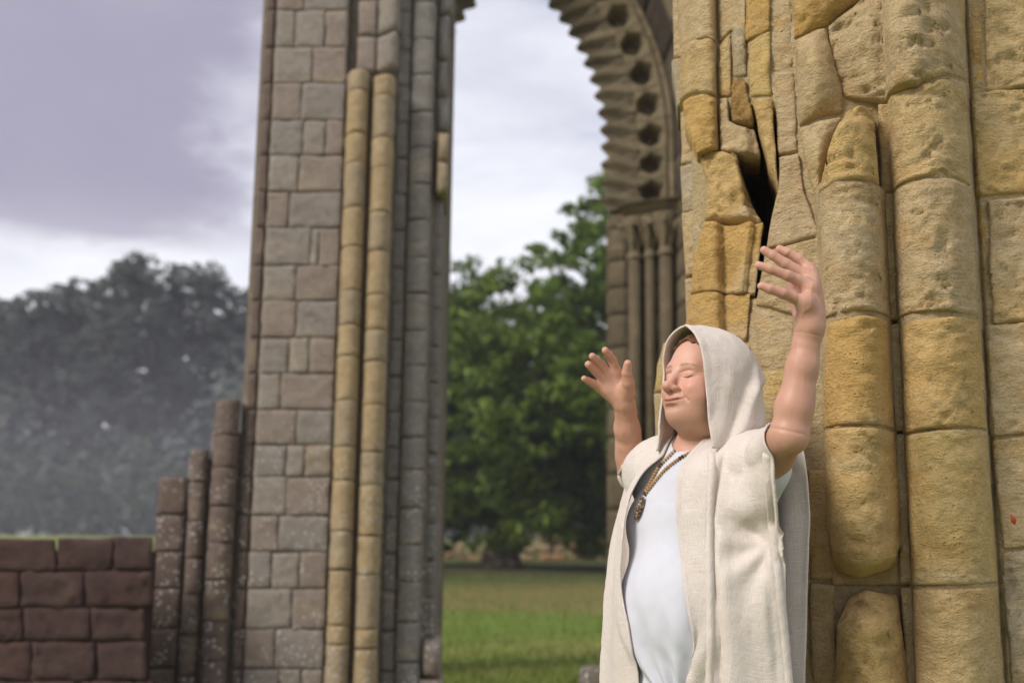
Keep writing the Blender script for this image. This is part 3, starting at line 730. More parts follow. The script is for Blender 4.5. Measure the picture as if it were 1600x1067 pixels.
# jambs: courses of ashlar in splayed plan, shafts with capitals under a moulded abacus
plan_j = [(0.0, 11.42), (0.0, 11.18), (0.15, 11.06), (0.17, 11.14), (0.34, 11.10), (0.36, 10.98), (0.62, 10.92), (0.66, 10.30), (0.95, 10.22)]
def jamb_face(side, a, b, z0_, z1_, color):
    (w0, Ya), (w1, Yb) = a, b
    nu = 6; nvv = 6
    q = np.linspace(0.01, 0.99, nu)[None, :] + np.zeros((nvv, 1)); zz = np.linspace(z0_ + 0.004, z1_ - 0.004, nvv)[:, None] + np.zeros((1, nu))
    x_ = ACX + side * (AA + w0 + (w1 - w0) * q); Yv = Ya + (Yb - Ya) * q
    ed = np.minimum(np.minimum(q, 1 - q) * 6, np.minimum((zz - z0_), (z1_ - zz)) * 30)
    ins = 0.012 * (1 - np.clip(ed, 0, 1))
    G = np.stack([x_ + side * ins * 0.5, Yv + ins + 0.008 * fbm(np.stack([x_, Yv, zz], -1), 7, 2, 3), zz], -1)
    sh = random.uniform(0.82, 1.15)
    slab(G, np.array([side * 0.25, 0.25, 0]), M_ARCH, 'stone', arch, color=tuple(c * sh for c in color), flip=(side < 0))
for side in (1, -1):
    zc = 0.0
    while zc < ZS_ - 0.05:
        hh_ = min(random.uniform(0.26, 0.36), ZS_ - zc)
        if ZS_ - zc - hh_ < 0.12: hh_ = ZS_ - zc
        for i in range(len(plan_j) - 1):
            if abs(plan_j[i][0] - plan_j[i + 1][0]) + abs(plan_j[i][1] - plan_j[i + 1][1]) < 0.05: continue
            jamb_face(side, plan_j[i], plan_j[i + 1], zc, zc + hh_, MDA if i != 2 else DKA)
        zc += hh_
    # abacus following the splay
    ab = [(0.13, 11.15), (0.13, 11.02), (0.20, 10.92), (0.36, 10.82), (0.60, 10.72), (0.70, 10.62)]
    prof = [(0.06, 0.0), (0.05, -0.015), (0.0, -0.05), (0.0, -0.065), (-0.035, -0.085), (-0.045, -0.11), (-0.07, -0.13)]
    G = []
    for (o_, dz_) in prof:
        G.append([(ACX + side * (AA + wv - o_ * 0.9), Yv - o_ * 0.9, ZS_ + 0.05 + dz_) for wv, Yv in ab])
    slab(np.array(G), np.array([side * 0.25, 0.35, 0]), M_ARCH, 'abacus', arch, color=LTA, flip=(side > 0), smooth=False)
    for (wv, Yv, rr) in ((0.245, 11.02, 0.060), (0.385, 10.94, 0.045), (0.53, 10.83, 0.066)):
        x_ = ACX + side * (AA + wv)
        v, f = tube([(x_, Yv, 0.0), (x_, Yv, 1.2), (x_, Yv, 2.4), (x_, Yv, ZS_ - 0.50)], rr, 14)
        sh = mesh_obj('shaft', v, f, M_ARCH, arch, color=MDA)
        zz = [ZS_ - 0.50, ZS_ - 0.485, ZS_ - 0.46, ZS_ - 0.445, ZS_ - 0.43, ZS_ - 0.34, ZS_ - 0.24, ZS_ - 0.16, ZS_ - 0.10, ZS_ - 0.08]
        rad = [rr, rr * 1.35, rr * 1.38, rr * 1.1, rr * 1.0, rr * 1.05, rr * 1.3, rr * 1.75, rr * 2.05, rr * 2.0]
        v, f = tube([(x_, Yv, z) for z in zz], rad, 14)
        cp = mesh_obj('capital', v, f, M_ARCH, arch, color=LTA)
        # stiff-leaf crockets curling out under the abacus
        cro = []
        for k in range(6):
            a = k * math.pi / 3 + 0.3
            dirv = np.array([math.cos(a), math.sin(a), 0])
            p0 = np.array([x_, Yv, ZS_ - 0.40]) + dirv * rr * 0.95
            cro.append(tube([p0, p0 + dirv * 0.02 + [0, 0, 0.12], p0 + dirv * 0.065 + [0, 0, 0.22], p0 + dirv * 0.10 + [0, 0, 0.24], p0 + dirv * 0.105 + [0, 0, 0.20]], [0.016, 0.022, 0.028, 0.03, 0.018], 6))
        v, f = merge(cro); mesh_obj('foliage_carving', v, f, M_ARCH, cp, color=LTA)
# wall carried above the arch
def spandrel(side):
    z = 0.0 if side > 0 else ZS_
    xo = lambda zz: ACX + side * (AA - AR + math.sqrt(max((AR + 0.93) ** 2 - max(zz - ZC_, 0) ** 2, 0)))
    while z < ZS_ + 3.6:
        x0 = xo(z + 0.15); x1 = ACX + side * (2.6 if side > 0 else 1.62); xx = x0
        while side * (x1 - xx) > 0.12:
            wd_ = min(random.uniform(0.45, 0.7), abs(x1 - xx))
            rbox('stone', (xx + side * wd_ / 2, 10.55, z + 0.15), (wd_ - 0.008, 0.6, 0.292), M_ARCH, arch, color=tuple(c * random.uniform(0.85, 1.1) for c in MDA), bevel=0.015, rough=0.006, n=3)
            xx += side * wd_
        z += 0.30
spandrel(1); spandrel(-1)
#%%TREES
# ------------------------------------------------------------------ trees
def make_tree(name, label, base, height, lumps, leafmat, n_clump, per, leaf, trunk_r, seed, group=None, fork=0.28, lean=0.0):
    rs = np.random.default_rng(seed)
    root = thing(name, label, 'tree', tuple(base), group)
    b = np.array(base, float); parts = []
    fz = height * fork
    top = b + [lean, 0, fz]
    bend = lambda p, q, amp: [p + (q - p) * t + np.array([rs.normal() * amp, rs.normal() * amp, 0]) * math.sin(math.pi * t) for t in np.linspace(0, 1, 6)]
    parts.append(tube(bend(b - [0, 0, 0.3], top, 0.12), np.linspace(trunk_r * 1.35, trunk_r * 0.85, 6), 12))
    parts.append(tube([b - [0, 0, 0.3], b + [0, 0, 0.15], b + [0, 0, 0.6]], [trunk_r * 1.9, trunk_r * 1.55, trunk_r * 1.15], 12))
    L = np.array([l[:3] for l in lumps]) * 1.0; Rr = np.array([l[3] for l in lumps])
    for l in lumps:
        tip = b + np.array(l[:3])
        st = b + (top - b) * rs.uniform(0.7, 1.0)
        parts.append(tube(bend(st, tip, 0.35), np.linspace(trunk_r * 0.42, trunk_r * 0.06, 6), 7))
    v, f = merge(parts); mesh_obj('trunk', v, f, M_BARK, root, color=(0.06, 0.047, 0.034), origin=b)
    # leaves: clumps on the lumps' shells and inside them
    wgt = Rr ** 2; wgt = wgt / wgt.sum()
    which = rs.choice(len(lumps), n_clump, p=wgt)
    d = rs.normal(size=(n_clump, 3)); d /= np.linalg.norm(d, axis=1, keepdims=True)
    rad = Rr[which] * (0.45 + 0.62 * rs.random(n_clump) ** 0.6)
    C = b + L[which] + d * rad[:, None] * [1, 1, 0.82]
    cr = 0.25 * Rr.mean() * (0.6 + 0.8 * rs.random(n_clump))
    M_ = n_clump * per
    ci = np.repeat(np.arange(n_clump), per)
    dd = rs.normal(size=(M_, 3)); dd /= np.linalg.norm(dd, axis=1, keepdims=True)
    pos = C[ci] + dd * (cr[ci] * rs.random(M_) ** 0.45)[:, None] * [1, 1, 0.6]
    nrm = dd * 0.5 + rs.normal(size=(M_, 3)) * 0.6 + [0, 0, 0.55]; nrm /= np.linalg.norm(nrm, axis=1, keepdims=True)
    t1 = np.cross(nrm, rs.normal(size=(M_, 3))); t1 /= np.linalg.norm(t1, axis=1, keepdims=True); t2 = np.cross(nrm, t1)
    sz = leaf * (0.6 + 0.8 * rs.random(M_))[:, None]
    Q = np.stack([pos - t1 * sz, pos + t2 * sz * 0.55 - nrm * sz * 0.15, pos + t1 * sz, pos - t2 * sz * 0.55 - nrm * sz * 0.15], 1)
    mesh_obj('crown', Q.reshape(-1, 3), np.arange(4 * M_).reshape(-1, 4), leafmat, root, smooth=False, origin=b)
    return root
def lumps_for(rs, n, rx, ry, z0, z1, r0_, r1_):
    out = []
    for i in range(n):
        a = i * 2.399 + rs.uniform(-.3, .3); u = (i + 0.5) / n
        z = z0 + (z1 - z0) * u
        env = math.sqrt(max(0.05, 1 - ((u - 0.32) / 0.70) ** 2))
        q = env * rs.uniform(0.45, 0.95)
        out.append((rx * q * math.cos(a), ry * q * math.sin(a), z, rs.uniform(r0_, r1_) * (0.75 + 0.35 * env)))
    return out
rs = np.random.default_rng(3)
gz_ = lambda x, y: float(ground_z(np.array(x), np.array(y)))
bx = float(at(783, 885, 36)[0])
make_tree('broadleaf_tree', 'broad dark green tree with low spreading crown on the lawn, seen through the arch', (bx, 36, gz_(bx, 36)), 9.3,
          lumps_for(rs, 44, 7.2, 6.8, 1.5, 8.3, 1.3, 1.9), M_LEAF_D, 2300, 34, 0.125, 0.42, 11, fork=0.2)
bx = float(at(1010, 870, 30)[0])
make_tree('broadleaf_tree', 'taller bright green tree partly hidden behind the carved jamb of the arch', (bx, 31, gz_(bx, 31)), 11.5,
          lumps_for(rs, 26, 3.1, 3.0, 2.6, 10.6, 0.8, 1.25), M_LEAF_G, 800, 34, 0.11, 0.24, 12)
bx = float(at(640, 870, 52)[0])
make_tree('broadleaf_tree', 'pale grey green tree further back at the edge of the pier with yellow shafts', (bx, 52, gz_(bx, 52)), 13.0,
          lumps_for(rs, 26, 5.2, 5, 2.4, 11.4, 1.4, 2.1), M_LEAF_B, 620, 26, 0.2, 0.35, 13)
bx = float(at(860, 870, 62)[0])
make_tree('broadleaf_tree', 'dark tree in the background behind the broad tree on the lawn', (bx, 60, gz_(bx, 60)), 13.0,
          lumps_for(rs, 26, 6.5, 5, 2.0, 11.0, 1.6, 2.3), M_LEAF_D, 560, 26, 0.22, 0.35, 14)
labs = ['tree standing leftmost in the distant row by the picture edge', 'second tree from the left in the distant row', 'third tree from the left in the distant row',
        'tallest tree of the distant row, beside the broken left pier', 'tree of the distant row rising behind the broken left pier', 'rightmost tree of the distant row, behind the left pier']
for i, (px, yy, top) in enumerate(((-70, 198, 452), (15, 190, 446), (95, 196, 418), (180, 190, 380), (285, 198, 395), (385, 200, 430))):
    X_ = float(at(px, 850, yy)[0]); zt = CAMZ + float(ray(np.array(float(px)), np.array(float(top)))[1]) * yy; zb = gz_(X_, yy)
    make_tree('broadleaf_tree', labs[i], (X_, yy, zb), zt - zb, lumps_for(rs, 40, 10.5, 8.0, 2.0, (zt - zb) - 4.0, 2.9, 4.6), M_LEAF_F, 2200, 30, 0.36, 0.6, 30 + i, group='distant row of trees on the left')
# far wood closing the horizon
rw_ = np.random.default_rng(77); NB = 900
bxs = rw_.uniform(-150, 150, NB); bys = rw_.uniform(150, 185, NB); bzs = rw_.uniform(0.3, 11.0, NB) * (0.8 + 0.3 * np.sin(bxs * 0.13) + 0.15 * np.sin(bxs * 0.41))
per = 26; ci = np.repeat(np.arange(NB), per); M_ = NB * per
dd = rw_.normal(size=(M_, 3)); bzs = np.where(bxs < -15, bzs * 2.0, bzs)
pos = np.stack([bxs, bys, 1.2 + bzs], -1)[ci] + dd * [2.4, 1.6, 1.5]
nr = rw_.normal(size=(M_, 3)) + [0, -.3, .5]; nr /= np.linalg.norm(nr, axis=1, keepdims=True)
t1 = np.cross(nr, rw_.normal(size=(M_, 3))); t1 /= np.linalg.norm(t1, axis=1, keepdims=True); t2 = np.cross(nr, t1); sz = rw_.uniform(0.4, 0.9, (M_, 1))
Q = np.stack([pos - t1 * sz, pos + t2 * sz * 0.6, pos + t1 * sz, pos - t2 * sz * 0.6], 1)
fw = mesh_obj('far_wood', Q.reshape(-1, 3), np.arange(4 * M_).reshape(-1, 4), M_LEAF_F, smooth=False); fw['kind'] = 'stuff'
fw['label'] = 'distant dark green wood closing the far side of the lawn'
# low rubble boundary wall beyond the trees
bw = thing('boundary_wall', 'low sunlit rubble wall running across the far side of the lawn', 'wall', (0, 46, gz_(0, 46)))
proto = []
xw = -9.0; k_ = 0
while xw < 12:
    wd_ = random.uniform(0.5, 0.9); zc = gz_(xw, 46); hgt = 0.8 + 0.25 * math.sin(xw * 0.7) + random.uniform(-.1, .1); rows = 3
    for r in range(rows):
        k_ += 1; cs = random.uniform(0.8, 1.2); pk = random.random()
        colr = (0.40 * cs, 0.29 * cs, 0.17 * cs) if pk > 0.3 else (0.42 * cs, 0.24 * cs, 0.13 * cs)
        if len(proto) < 6:
            o = rbox('stone', (xw + wd_ / 2, 46 + random.uniform(-.05, .05), zc + (r + 0.5) * hgt / rows), (0.7, 0.6, 0.38), M_ARCH, bw, color=colr, bevel=0.08, rough=0.05, seed=k_, n=3); proto.append(o)
        else:
            o = random.choice(proto).copy(); COL.objects.link(o); o.parent = bw
            o.location = Vector((xw + wd_ / 2 + random.uniform(-.1, .1), 46 + random.uniform(-.05, .05), zc + (r + 0.5) * hgt / rows)) - bw.location
            o.color = (*colr, 1)
        o.scale = (wd_ / 0.7 * 0.98, 1, hgt / rows / 0.38 * 0.97)
    xw += wd_
#%%PERSON

# added haze, paling the distant trees: one closed box round the whole scene
hz_m = bpy.data.materials.new('haze'); hz_m.use_nodes = True
h_ = NT(hz_m.node_tree)
pv = h_.n('ShaderNodeVolumePrincipled', {'Color': (0.86, 0.86, 0.95, 1), 'Density': 0.0013, 'Anisotropy': 0.2})
h_.n('ShaderNodeOutputMaterial', {1: pv.outputs[0]})
hv = [(x, y, z) for x in (-1520, 1520) for y in (-60, 1520) for z in (-1.2, 17.5)]
haze = mesh_obj('haze', hv, [(0, 1, 3, 2), (4, 6, 7, 5), (0, 4, 5, 1), (2, 3, 7, 6), (0, 2, 6, 4), (1, 5, 7, 3)], hz_m, smooth=False)
haze['kind'] = 'stuff'; haze['label'] = 'thin added haze paling the distant trees'
# ------------------------------------------------------------------ person: signed distance body
def sd_cap(a, b, ra, rb=None):
    a = np.asarray(a, float); b = np.asarray(b, float); rb = ra if rb is None else rb
    ba = b - a; L2 = max(float(ba @ ba), 1e-9)
    def f(P):
        h = np.clip((P - a) @ ba / L2, 0, 1)
        return np.linalg.norm(P - a - h[:, None] * ba, axis=1) - (ra + (rb - ra) * h)
    f.box = (np.minimum(a, b) - max(ra, rb), np.maximum(a, b) + max(ra, rb)); return f
def sd_ell(c, r, M=None):
    c = np.asarray(c, float); r = np.asarray(r, float); M = np.eye(3) if M is None else M   # M columns: local axes
    def f(P):
        q = (P - c) @ M; k0 = np.linalg.norm(q / r, axis=1); k1 = np.linalg.norm(q / (r * r), axis=1)
        return k0 * (k0 - 1) / np.maximum(k1, 1e-9)
    f.box = (c - r.max(), c + r.max()); return f
def smin(a, b, k):
    h = np.clip(0.5 + 0.5 * (b - a) / k, 0, 1); return b * (1 - h) + a * h - k * h * (1 - h)
def smax(a, b, k): return -smin(-a, -b, k)
def evalf(f, P, m=0.06):
    """value of f, computed only near its box (elsewhere a safe lower bound)"""
    lo, hi = f.box; d = np.maximum(np.maximum(lo - P, P - hi), 0); dist = np.linalg.norm(d, axis=1)
    out = dist + m * 0.5; near_ = dist < m
    if near_.any(): out[near_] = f(P[near_])
    return out
def field(ops):
    def F(P):
        D = np.full(len(P), 1.0)
        for op, f, k in ops:
            v = evalf(f, P) if hasattr(f, 'box') else f(P)
            D = smin(D, v, k) if op == 'u' else smax(D, -v, k)
        return D
    return F
def surface(F, lo, hi, h, margin=0.02):
    lo = np.asarray(lo, float); n = (np.ceil((np.asarray(hi) - lo) / h / 4).astype(int) + 1)
    cs = [lo[i] + (np.arange(n[i]) * 4 + 1.5) * h for i in range(3)]
    C = np.stack(np.meshgrid(*cs, indexing='ij'), -1).reshape(-1, 3)
    dc = F(C); act = np.abs(dc) < 6.0 * h + margin * 0.3
    D = np.where(dc < 0, -1.0, 1.0).astype(np.float32).reshape(n)
    D = np.repeat(np.repeat(np.repeat(D, 4, 0), 4, 1), 4, 2)
    ai = np.argwhere(act.reshape(n)) * 4
    o4 = np.stack(np.meshgrid(*[np.arange(4)] * 3, indexing='ij'), -1).reshape(-1, 3)
    for ch in np.array_split(ai, max(1, len(ai) // 6000)):
        I = (ch[:, None] + o4[None]).reshape(-1, 3)
        D[I[:, 0], I[:, 1], I[:, 2]] = F(lo + I * h)
    ins = D < 0; m = np.array(D.shape) - 1
    cnt = np.zeros(m, np.uint8)
    for a in (0, 1):
        for b in (0, 1):
            for c in (0, 1): cnt += ins[a:a + m[0], b:b + m[1], c:c + m[2]]
    cells = np.argwhere((cnt > 0) & (cnt < 8)); idx = np.full(m, -1, np.int32); idx[tuple(cells.T)] = np.arange(len(cells))
    acc = np.zeros((len(cells), 3)); k = np.zeros(len(cells))
    corners = [(a, b, c) for a in (0, 1) for b in (0, 1) for c in (0, 1)]
    for ca in corners:
        for ax in range(3):
            if ca[ax]: continue
            cb = list(ca); cb[ax] = 1
            va = D[tuple((cells + ca).T)]; vb = D[tuple((cells + cb).T)]
            x = (va < 0) != (vb < 0); t = np.where(x, va / np.where(x, va - vb, 1), 0)
            p = np.array(ca, float)[None] + t[:, None] * np.eye(3)[ax]
            acc += np.where(x[:, None], p, 0); k += x
    V = lo + (cells + acc / np.maximum(k, 1)[:, None]) * h
    Q = []
    for ax in range(3):
        b, c = (ax + 1) % 3, (ax + 2) % 3
        sl = [slice(0, m[i]) for i in range(3)]; s2 = list(sl); s2[ax] = slice(1, m[ax] + 1)
        A, B = ins[tuple(sl)], ins[tuple(s2)]
        e = np.argwhere(A != B); e = e[(e[:, b] > 0) & (e[:, c] > 0)]
        eb = np.eye(3, dtype=int)[b]; ec = np.eye(3, dtype=int)[c]
        q = np.stack([idx[tuple(x.T)] for x in (e - eb - ec, e - ec, e, e - eb)], -1)
        fl = A[tuple(e.T)]
        q[~fl] = q[~fl][:, ::-1]; Q.append(q)
    Q = np.concatenate(Q); Q = Q[(Q >= 0).all(1)]
    for it in range(2):
        d = F(V); g = np.stack([F(V + np.eye(3)[i] * h * 0.4) - d for i in range(3)], -1); gl = np.linalg.norm(g, axis=1, keepdims=True)
        V = V - np.clip(d, -h * 0.5, h * 0.5)[:, None] * g / np.maximum(gl, 1e-9)
    return V, Q

A3 = lambda px, py, Y: np.array(at(px, py, Y), float)
# frames: l = the person's left (towards the camera), f = forward, u = up
def frame(yaw, pitch=0.0, roll=0.0):
    f = np.array([-math.sin(yaw) * math.cos(pitch), -math.cos(yaw) * math.cos(pitch), math.sin(pitch)])
    l = np.array([math.cos(yaw), -math.sin(yaw), 0.0]); u = np.cross(f, l)
    l2 = l * math.cos(roll) + u * math.sin(roll); u2 = u * math.cos(roll) - l * math.sin(roll)
    return np.stack([l2, f, u2], 1)
MH = frame(math.radians(55), math.radians(7)); HO = A3(1096, 597, 2.82)
MT = frame(math.radians(45)); NB = A3(1104, 702, 2.88)
hp = lambda l, f, u: HO + MH @ np.array([l, f, u], float)
tp = lambda l, f, u: NB + MT @ np.array([l, f, u], float)
def hell(c, r): return sd_ell(hp(*c), r, MH)
def tell(c, r): return sd_ell(tp(*c), r, MT)

torso = [('u', tell((0, .02, -.17), (.178, .118, .19)), .05), ('u', tell((0, .075, -.40), (.172, .150, .20)), .08),
         ('u', tell((0, .055, -.60), (.168, .130, .15)), .07), ('u', sd_cap(tp(-.13, 0, -.045), tp(.13, 0, -.045), .062), .06),
         ('u', tell((.075, .105, -.19), (.075, .035, .06)), .05), ('u', tell((-.075, .105, -.19), (.075, .035, .06)), .05)]
neck = [('u', sd_cap(hp(0, -.022, -.06), tp(0, .005, -.01), .064, .070), .03)]
# arms
SL = A3(1180, 742, 2.76); EL = A3(1232, 680, 2.52); WL = A3(1264, 522, 2.50)       # his left arm, nearer to the camera
SR = A3(1022, 742, 2.99); ER = A3(990, 742, 3.24); WR = A3(975, 634, 3.12)        # his right arm, further off
mid = lambda a, b, t: a + (b - a) * t
def arm(Sh, E, W_, k):
    fo = E - mid(Sh, W_, .5); 
    fd_ = fo / (np.linalg.norm(fo) + 1e-9); W2 = W_ - E
    side = np.cross(W2, fd_); side /= np.linalg.norm(side) + 1e-9
    belly = mid(E, W_, .27)
    return [('u', sd_cap(tp(.14 * k, 0, -.06), Sh, .060, .054), .04), ('u', sd_cap(Sh, mid(Sh, E, .55), .052, .048), .018), ('u', sd_cap(mid(Sh, E, .55), E, .048, .039), .016),
            ('u', sd_cap(E + .012 * fd_, E + .010 * fd_ + .01 * side, .030), .014),
            ('u', sd_cap(E, belly, .038, .0385), .016), ('u', sd_cap(belly, mid(E, W_, .68), .0385, .0325), .018), ('u', sd_cap(mid(E, W_, .68), W_, .0325, .0285 if k > 0 else .0262), .018),
            ('u', sd_cap(mid(E, W_, .10) + side * .008, mid(E, W_, .42) + side * .008, .030, .028), .016), ('u', sd_cap(mid(E, W_, .90) - side * .010, W_ - side * .011, .021, .0195), .012)]
def hand(metac, palm_extra, fingers, thumb):
    pf = [sd_cap(*m) for m in metac] + [sd_cap(*m) for m in palm_extra]
    chains = []
    for pts_, rr in fingers + [thumb]:
        chains.append([sd_cap(pts_[i], pts_[i + 1], rr[i] * 1.14, rr[i + 1] * 1.14) for i in range(len(pts_) - 1)])
    allp = [A for A in sum([[m[0], m[1]] for m in metac], [])] + [q for pts_, rr in fingers + [thumb] for q in pts_]
    lo = np.min(allp, 0) - .03; hi = np.max(allp, 0) + .03
    def f(P):
        d = np.full(len(P), 1.0)
        for p in pf: d = smin(d, p(P), .016)
        fd = np.full(len(P), 1.0)
        for ch in chains:
            c = np.full(len(P), 1.0)
            for s_ in ch: c = smin(c, s_(P), .003)
            fd = np.minimum(fd, c)
        return smin(d, fd, .009)
    f.box = (lo, hi); return f
# far hand: palm to the camera, fingers spread
zf = lambda x, y, Y: A3(x * .1312 + 895, y * .1312 + 530, Y)
wr = zf(612, 775, 3.115)
fr = [([zf(530, 400, 3.095), zf(468, 245, 3.08), zf(425, 185, 3.065), zf(388, 135, 3.05)], [.0108, .0098, .0090, .0080]),
      ([zf(435, 425, 3.10), zf(335, 300, 3.085), zf(280, 245, 3.07), zf(233, 203, 3.055)], [.0110, .0100, .0092, .0080]),
      ([zf(370, 490, 3.105), zf(275, 385, 3.09), zf(225, 335, 3.075), zf(185, 300, 3.06)], [.0105, .0096, .0088, .0078]),
      ([zf(335, 570, 3.11), zf(240, 525, 3.095), zf(185, 495, 3.08), zf(137, 470, 3.065)], [.0096, .0086, .0079, .0070])]
th = ([zf(655, 640, 3.09), zf(660, 520, 3.065), zf(640, 400, 3.05), zf(655, 290, 3.035)], [.0175, .0145, .0118, .0088])
mc = [(wr, f_[0][0], .017, .0125) for f_ in fr] + [(mid(wr, fr[0][0][0], .3), fr[3][0][0], .016, .0115)]
HR = hand(mc, [(mid(wr, th[0][0], .2), zf(640, 590, 3.085), .018, .0185), (mid(wr, fr[3][0][0], .2), mid(wr, fr[3][0][0], .75), .0165, .014)], fr, th)
# near hand: back of the hand and little finger towards the camera, fingers reaching left
zn = lambda x, y, Y: A3(x * .15 + 1160, y * .15 + 370, Y)
wl = zn(705, 930, 2.495)
fl_ = [([zn(690, 330, 2.53), zn(585, 228, 2.535), zn(470, 165, 2.54), zn(385, 130, 2.545)], [.0112, .0100, .0090, .0078]),
       ([zn(650, 400, 2.51), zn(450, 282, 2.512), zn(320, 195, 2.515), zn(225, 140, 2.52)], [.0116, .0104, .0094, .0080]),
       ([zn(640, 480, 2.485), zn(470, 402, 2.475), zn(290, 335, 2.475), zn(170, 298, 2.48)], [.0112, .0100, .0090, .0078]),
       ([zn(630, 680, 2.47), zn(420, 590, 2.452), zn(290, 545, 2.448), zn(195, 515, 2.45)], [.0112, .0096, .0086, .0074])]
tl_ = ([zn(620, 800, 2.535), zn(560, 620, 2.565), zn(520, 470, 2.585), zn(480, 380, 2.59)], [.017, .0145, .0118, .0088])
knl = [zn(705, 385, 2.525), zn(715, 450, 2.505), zn(710, 540, 2.482), zn(655, 680, 2.468)]
mcl = [(wl, k_2, .0255, .0150) for k_2 in knl] + [(knl[i], fl_[i][0][0], .0130, fl_[i][1][0]) for i in range(4)] + [(mid(wl, knl[0], .3), knl[3], .018, .013), (mid(wl, knl[0], .5), mid(wl, knl[3], .8), .020, .016), (zn(760, 820, 2.495), zn(735, 520, 2.50), .019, .0145)]
HL = hand(mcl, [(mid(wl, tl_[0][0], .2), tl_[0][0], .019, .0175)], fl_, tl_)

head = [('u', hell((0, -.014, .036), (.076, .097, .082)), .01), ('u', hell((0, .022, -.028), (.0665, .064, .088)), .03),
        ('u', hell((0, .038, -.074), (.056, .048, .044)), .03), ('u', hell((.0, .070, -.094), (.026, .021, .020)), .025),
        ('u', hell((.040, .048, -.040), (.029, .030, .034)), .022), ('u', hell((-.040, .048, -.040), (.029, .030, .034)), .022),
        ('u', hell((0, .020, -.098), (.050, .052, .032)), .03),
        ('u', sd_cap(hp(-.036, .068, .020), hp(.036, .068, .020), .013), .018),
        ('s', sd_ell(hp(.0325, .098, .001), (.019, .018, .012), MH), .012), ('s', sd_ell(hp(-.0325, .098, .001), (.019, .018, .012), MH), .012),
        ('u', sd_ell(hp(.0325, .066, .000), (.0165, .0155, .0125), MH), .004), ('u', sd_ell(hp(-.0325, .066, .000), (.0165, .0155, .0125), MH), .004),
        ('u', sd_cap(hp(0, .080, .012), hp(0, .107, -.031), .0100, .0110), .012), ('u', hell((0, .1120, -.0345), (.0120, .0120, .0105)), .010),
        ('u', hell((.0140, .0965, -.0385), (.0082, .0115, .0078)), .009), ('u', hell((-.0140, .0965, -.0385), (.0082, .0115, .0078)), .009),
        ('s', hell((.0065, .103, -.047), (.0042, .0065, .0042)), .003), ('s', hell((-.0065, .103, -.047), (.0042, .0065, .0042)), .003),
        ('u', hell((0, .080, -.064), (.030, .021, .019)), .012),
        ('u', sd_ell(hp(0, .0960, -.0612), (.022, .0065, .0042), MH), .005), ('u', sd_ell(hp(0, .0945, -.0730), (.019, .0075, .0055), MH), .006),
        ('u', hell((.041, .060, -.030), (.020, .022, .017)), .012), ('u', hell((-.041, .060, -.030), (.020, .022, .017)), .012),
        ('s', sd_cap(hp(-.016, .0985, -.084), hp(.016, .0985, -.084), .0030), .010)]
headF0 = field(head)
def seg2(x, y, ax, ay, bx_, by_):
    ex, ey = bx_ - ax, by_ - ay; t = np.clip(((x - ax) * ex + (y - ay) * ey) / (ex * ex + ey * ey), 0, 1)
    return np.hypot(x - ax - t * ex, y - ay - t * ey)
def creases(P):
    """lines of a smiling face, as a small inward / outward offset of the surface"""
    q = (P - HO) @ MH; l, f, u = q[:, 0], q[:, 1], q[:, 2]; al = np.abs(l); fr_ = sstep(f, .045, .065)
    g = lambda d, w: np.exp(-(d / w) ** 2)
    c = .0030 * g(u + .0680 - 7.0 * l * l, .0016) * sstep(al, .0315, .027) * (f > .06)                  # mouth line, corners up
    c = c + .0028 * g(np.hypot(al - .0325, u + .0600), .0045) * fr_                                   # corners
    c = c + .0022 * g(seg2(al, u, .0215, -.043, .0415, -.066), .0040) * fr_ - .0022 * g(np.hypot(al - .041, u + .040), .014) * fr_   # smile folds
    c = c + .0016 * g(u - .0092 + ((al - .033) / .02) ** 2 * .0055, .0016) * sstep(al, .050, .044) * sstep(al, .010, .016) * fr_           # lid crease
    c = c + .0012 * g(u + .0060 + .0035 * (1 - ((al - .0325) / .0145) ** 2), .0014) * sstep(np.abs(al - .0325), .0165, .0135) * fr_         # closed lids
    c = c + .0010 * g(u + .0185 - ((al - .033) / .02) ** 2 * .005, .0022) * sstep(al, .052, .044) * sstep(al, .014, .020) * fr_             # pouch under the eye
    for k_ in (-1, 0, 1): c = c + .0007 * g(seg2(al, u, .050, -.002 + .004 * k_, .060, -.002 + .009 * k_), .0012)
    c = c + .0012 * g(np.hypot(l / 1.0, (u + .0835) / .55), .016) * (f > .06)                          # under the lower lip
    c = c + .0007 * g(l, .0030) * sstep(u, -.060, -.056) * sstep(u, -.048, -.052) * (f > .07)             # philtrum
    return c
def headF(P):
    d = headF0(P); n_ = np.abs(d) < .012
    if n_.any(): d[n_] += creases(P[n_])
    return d
def head_b(P): return headF(P)
head_b.box = (HO - .19, HO + .19)
body_ops = torso + [('u', head_b, .001)] + neck + arm(SL, EL, WL, 1) + arm(SR, ER, WR, -1) + [('u', HR, .012), ('u', HL, .014)]
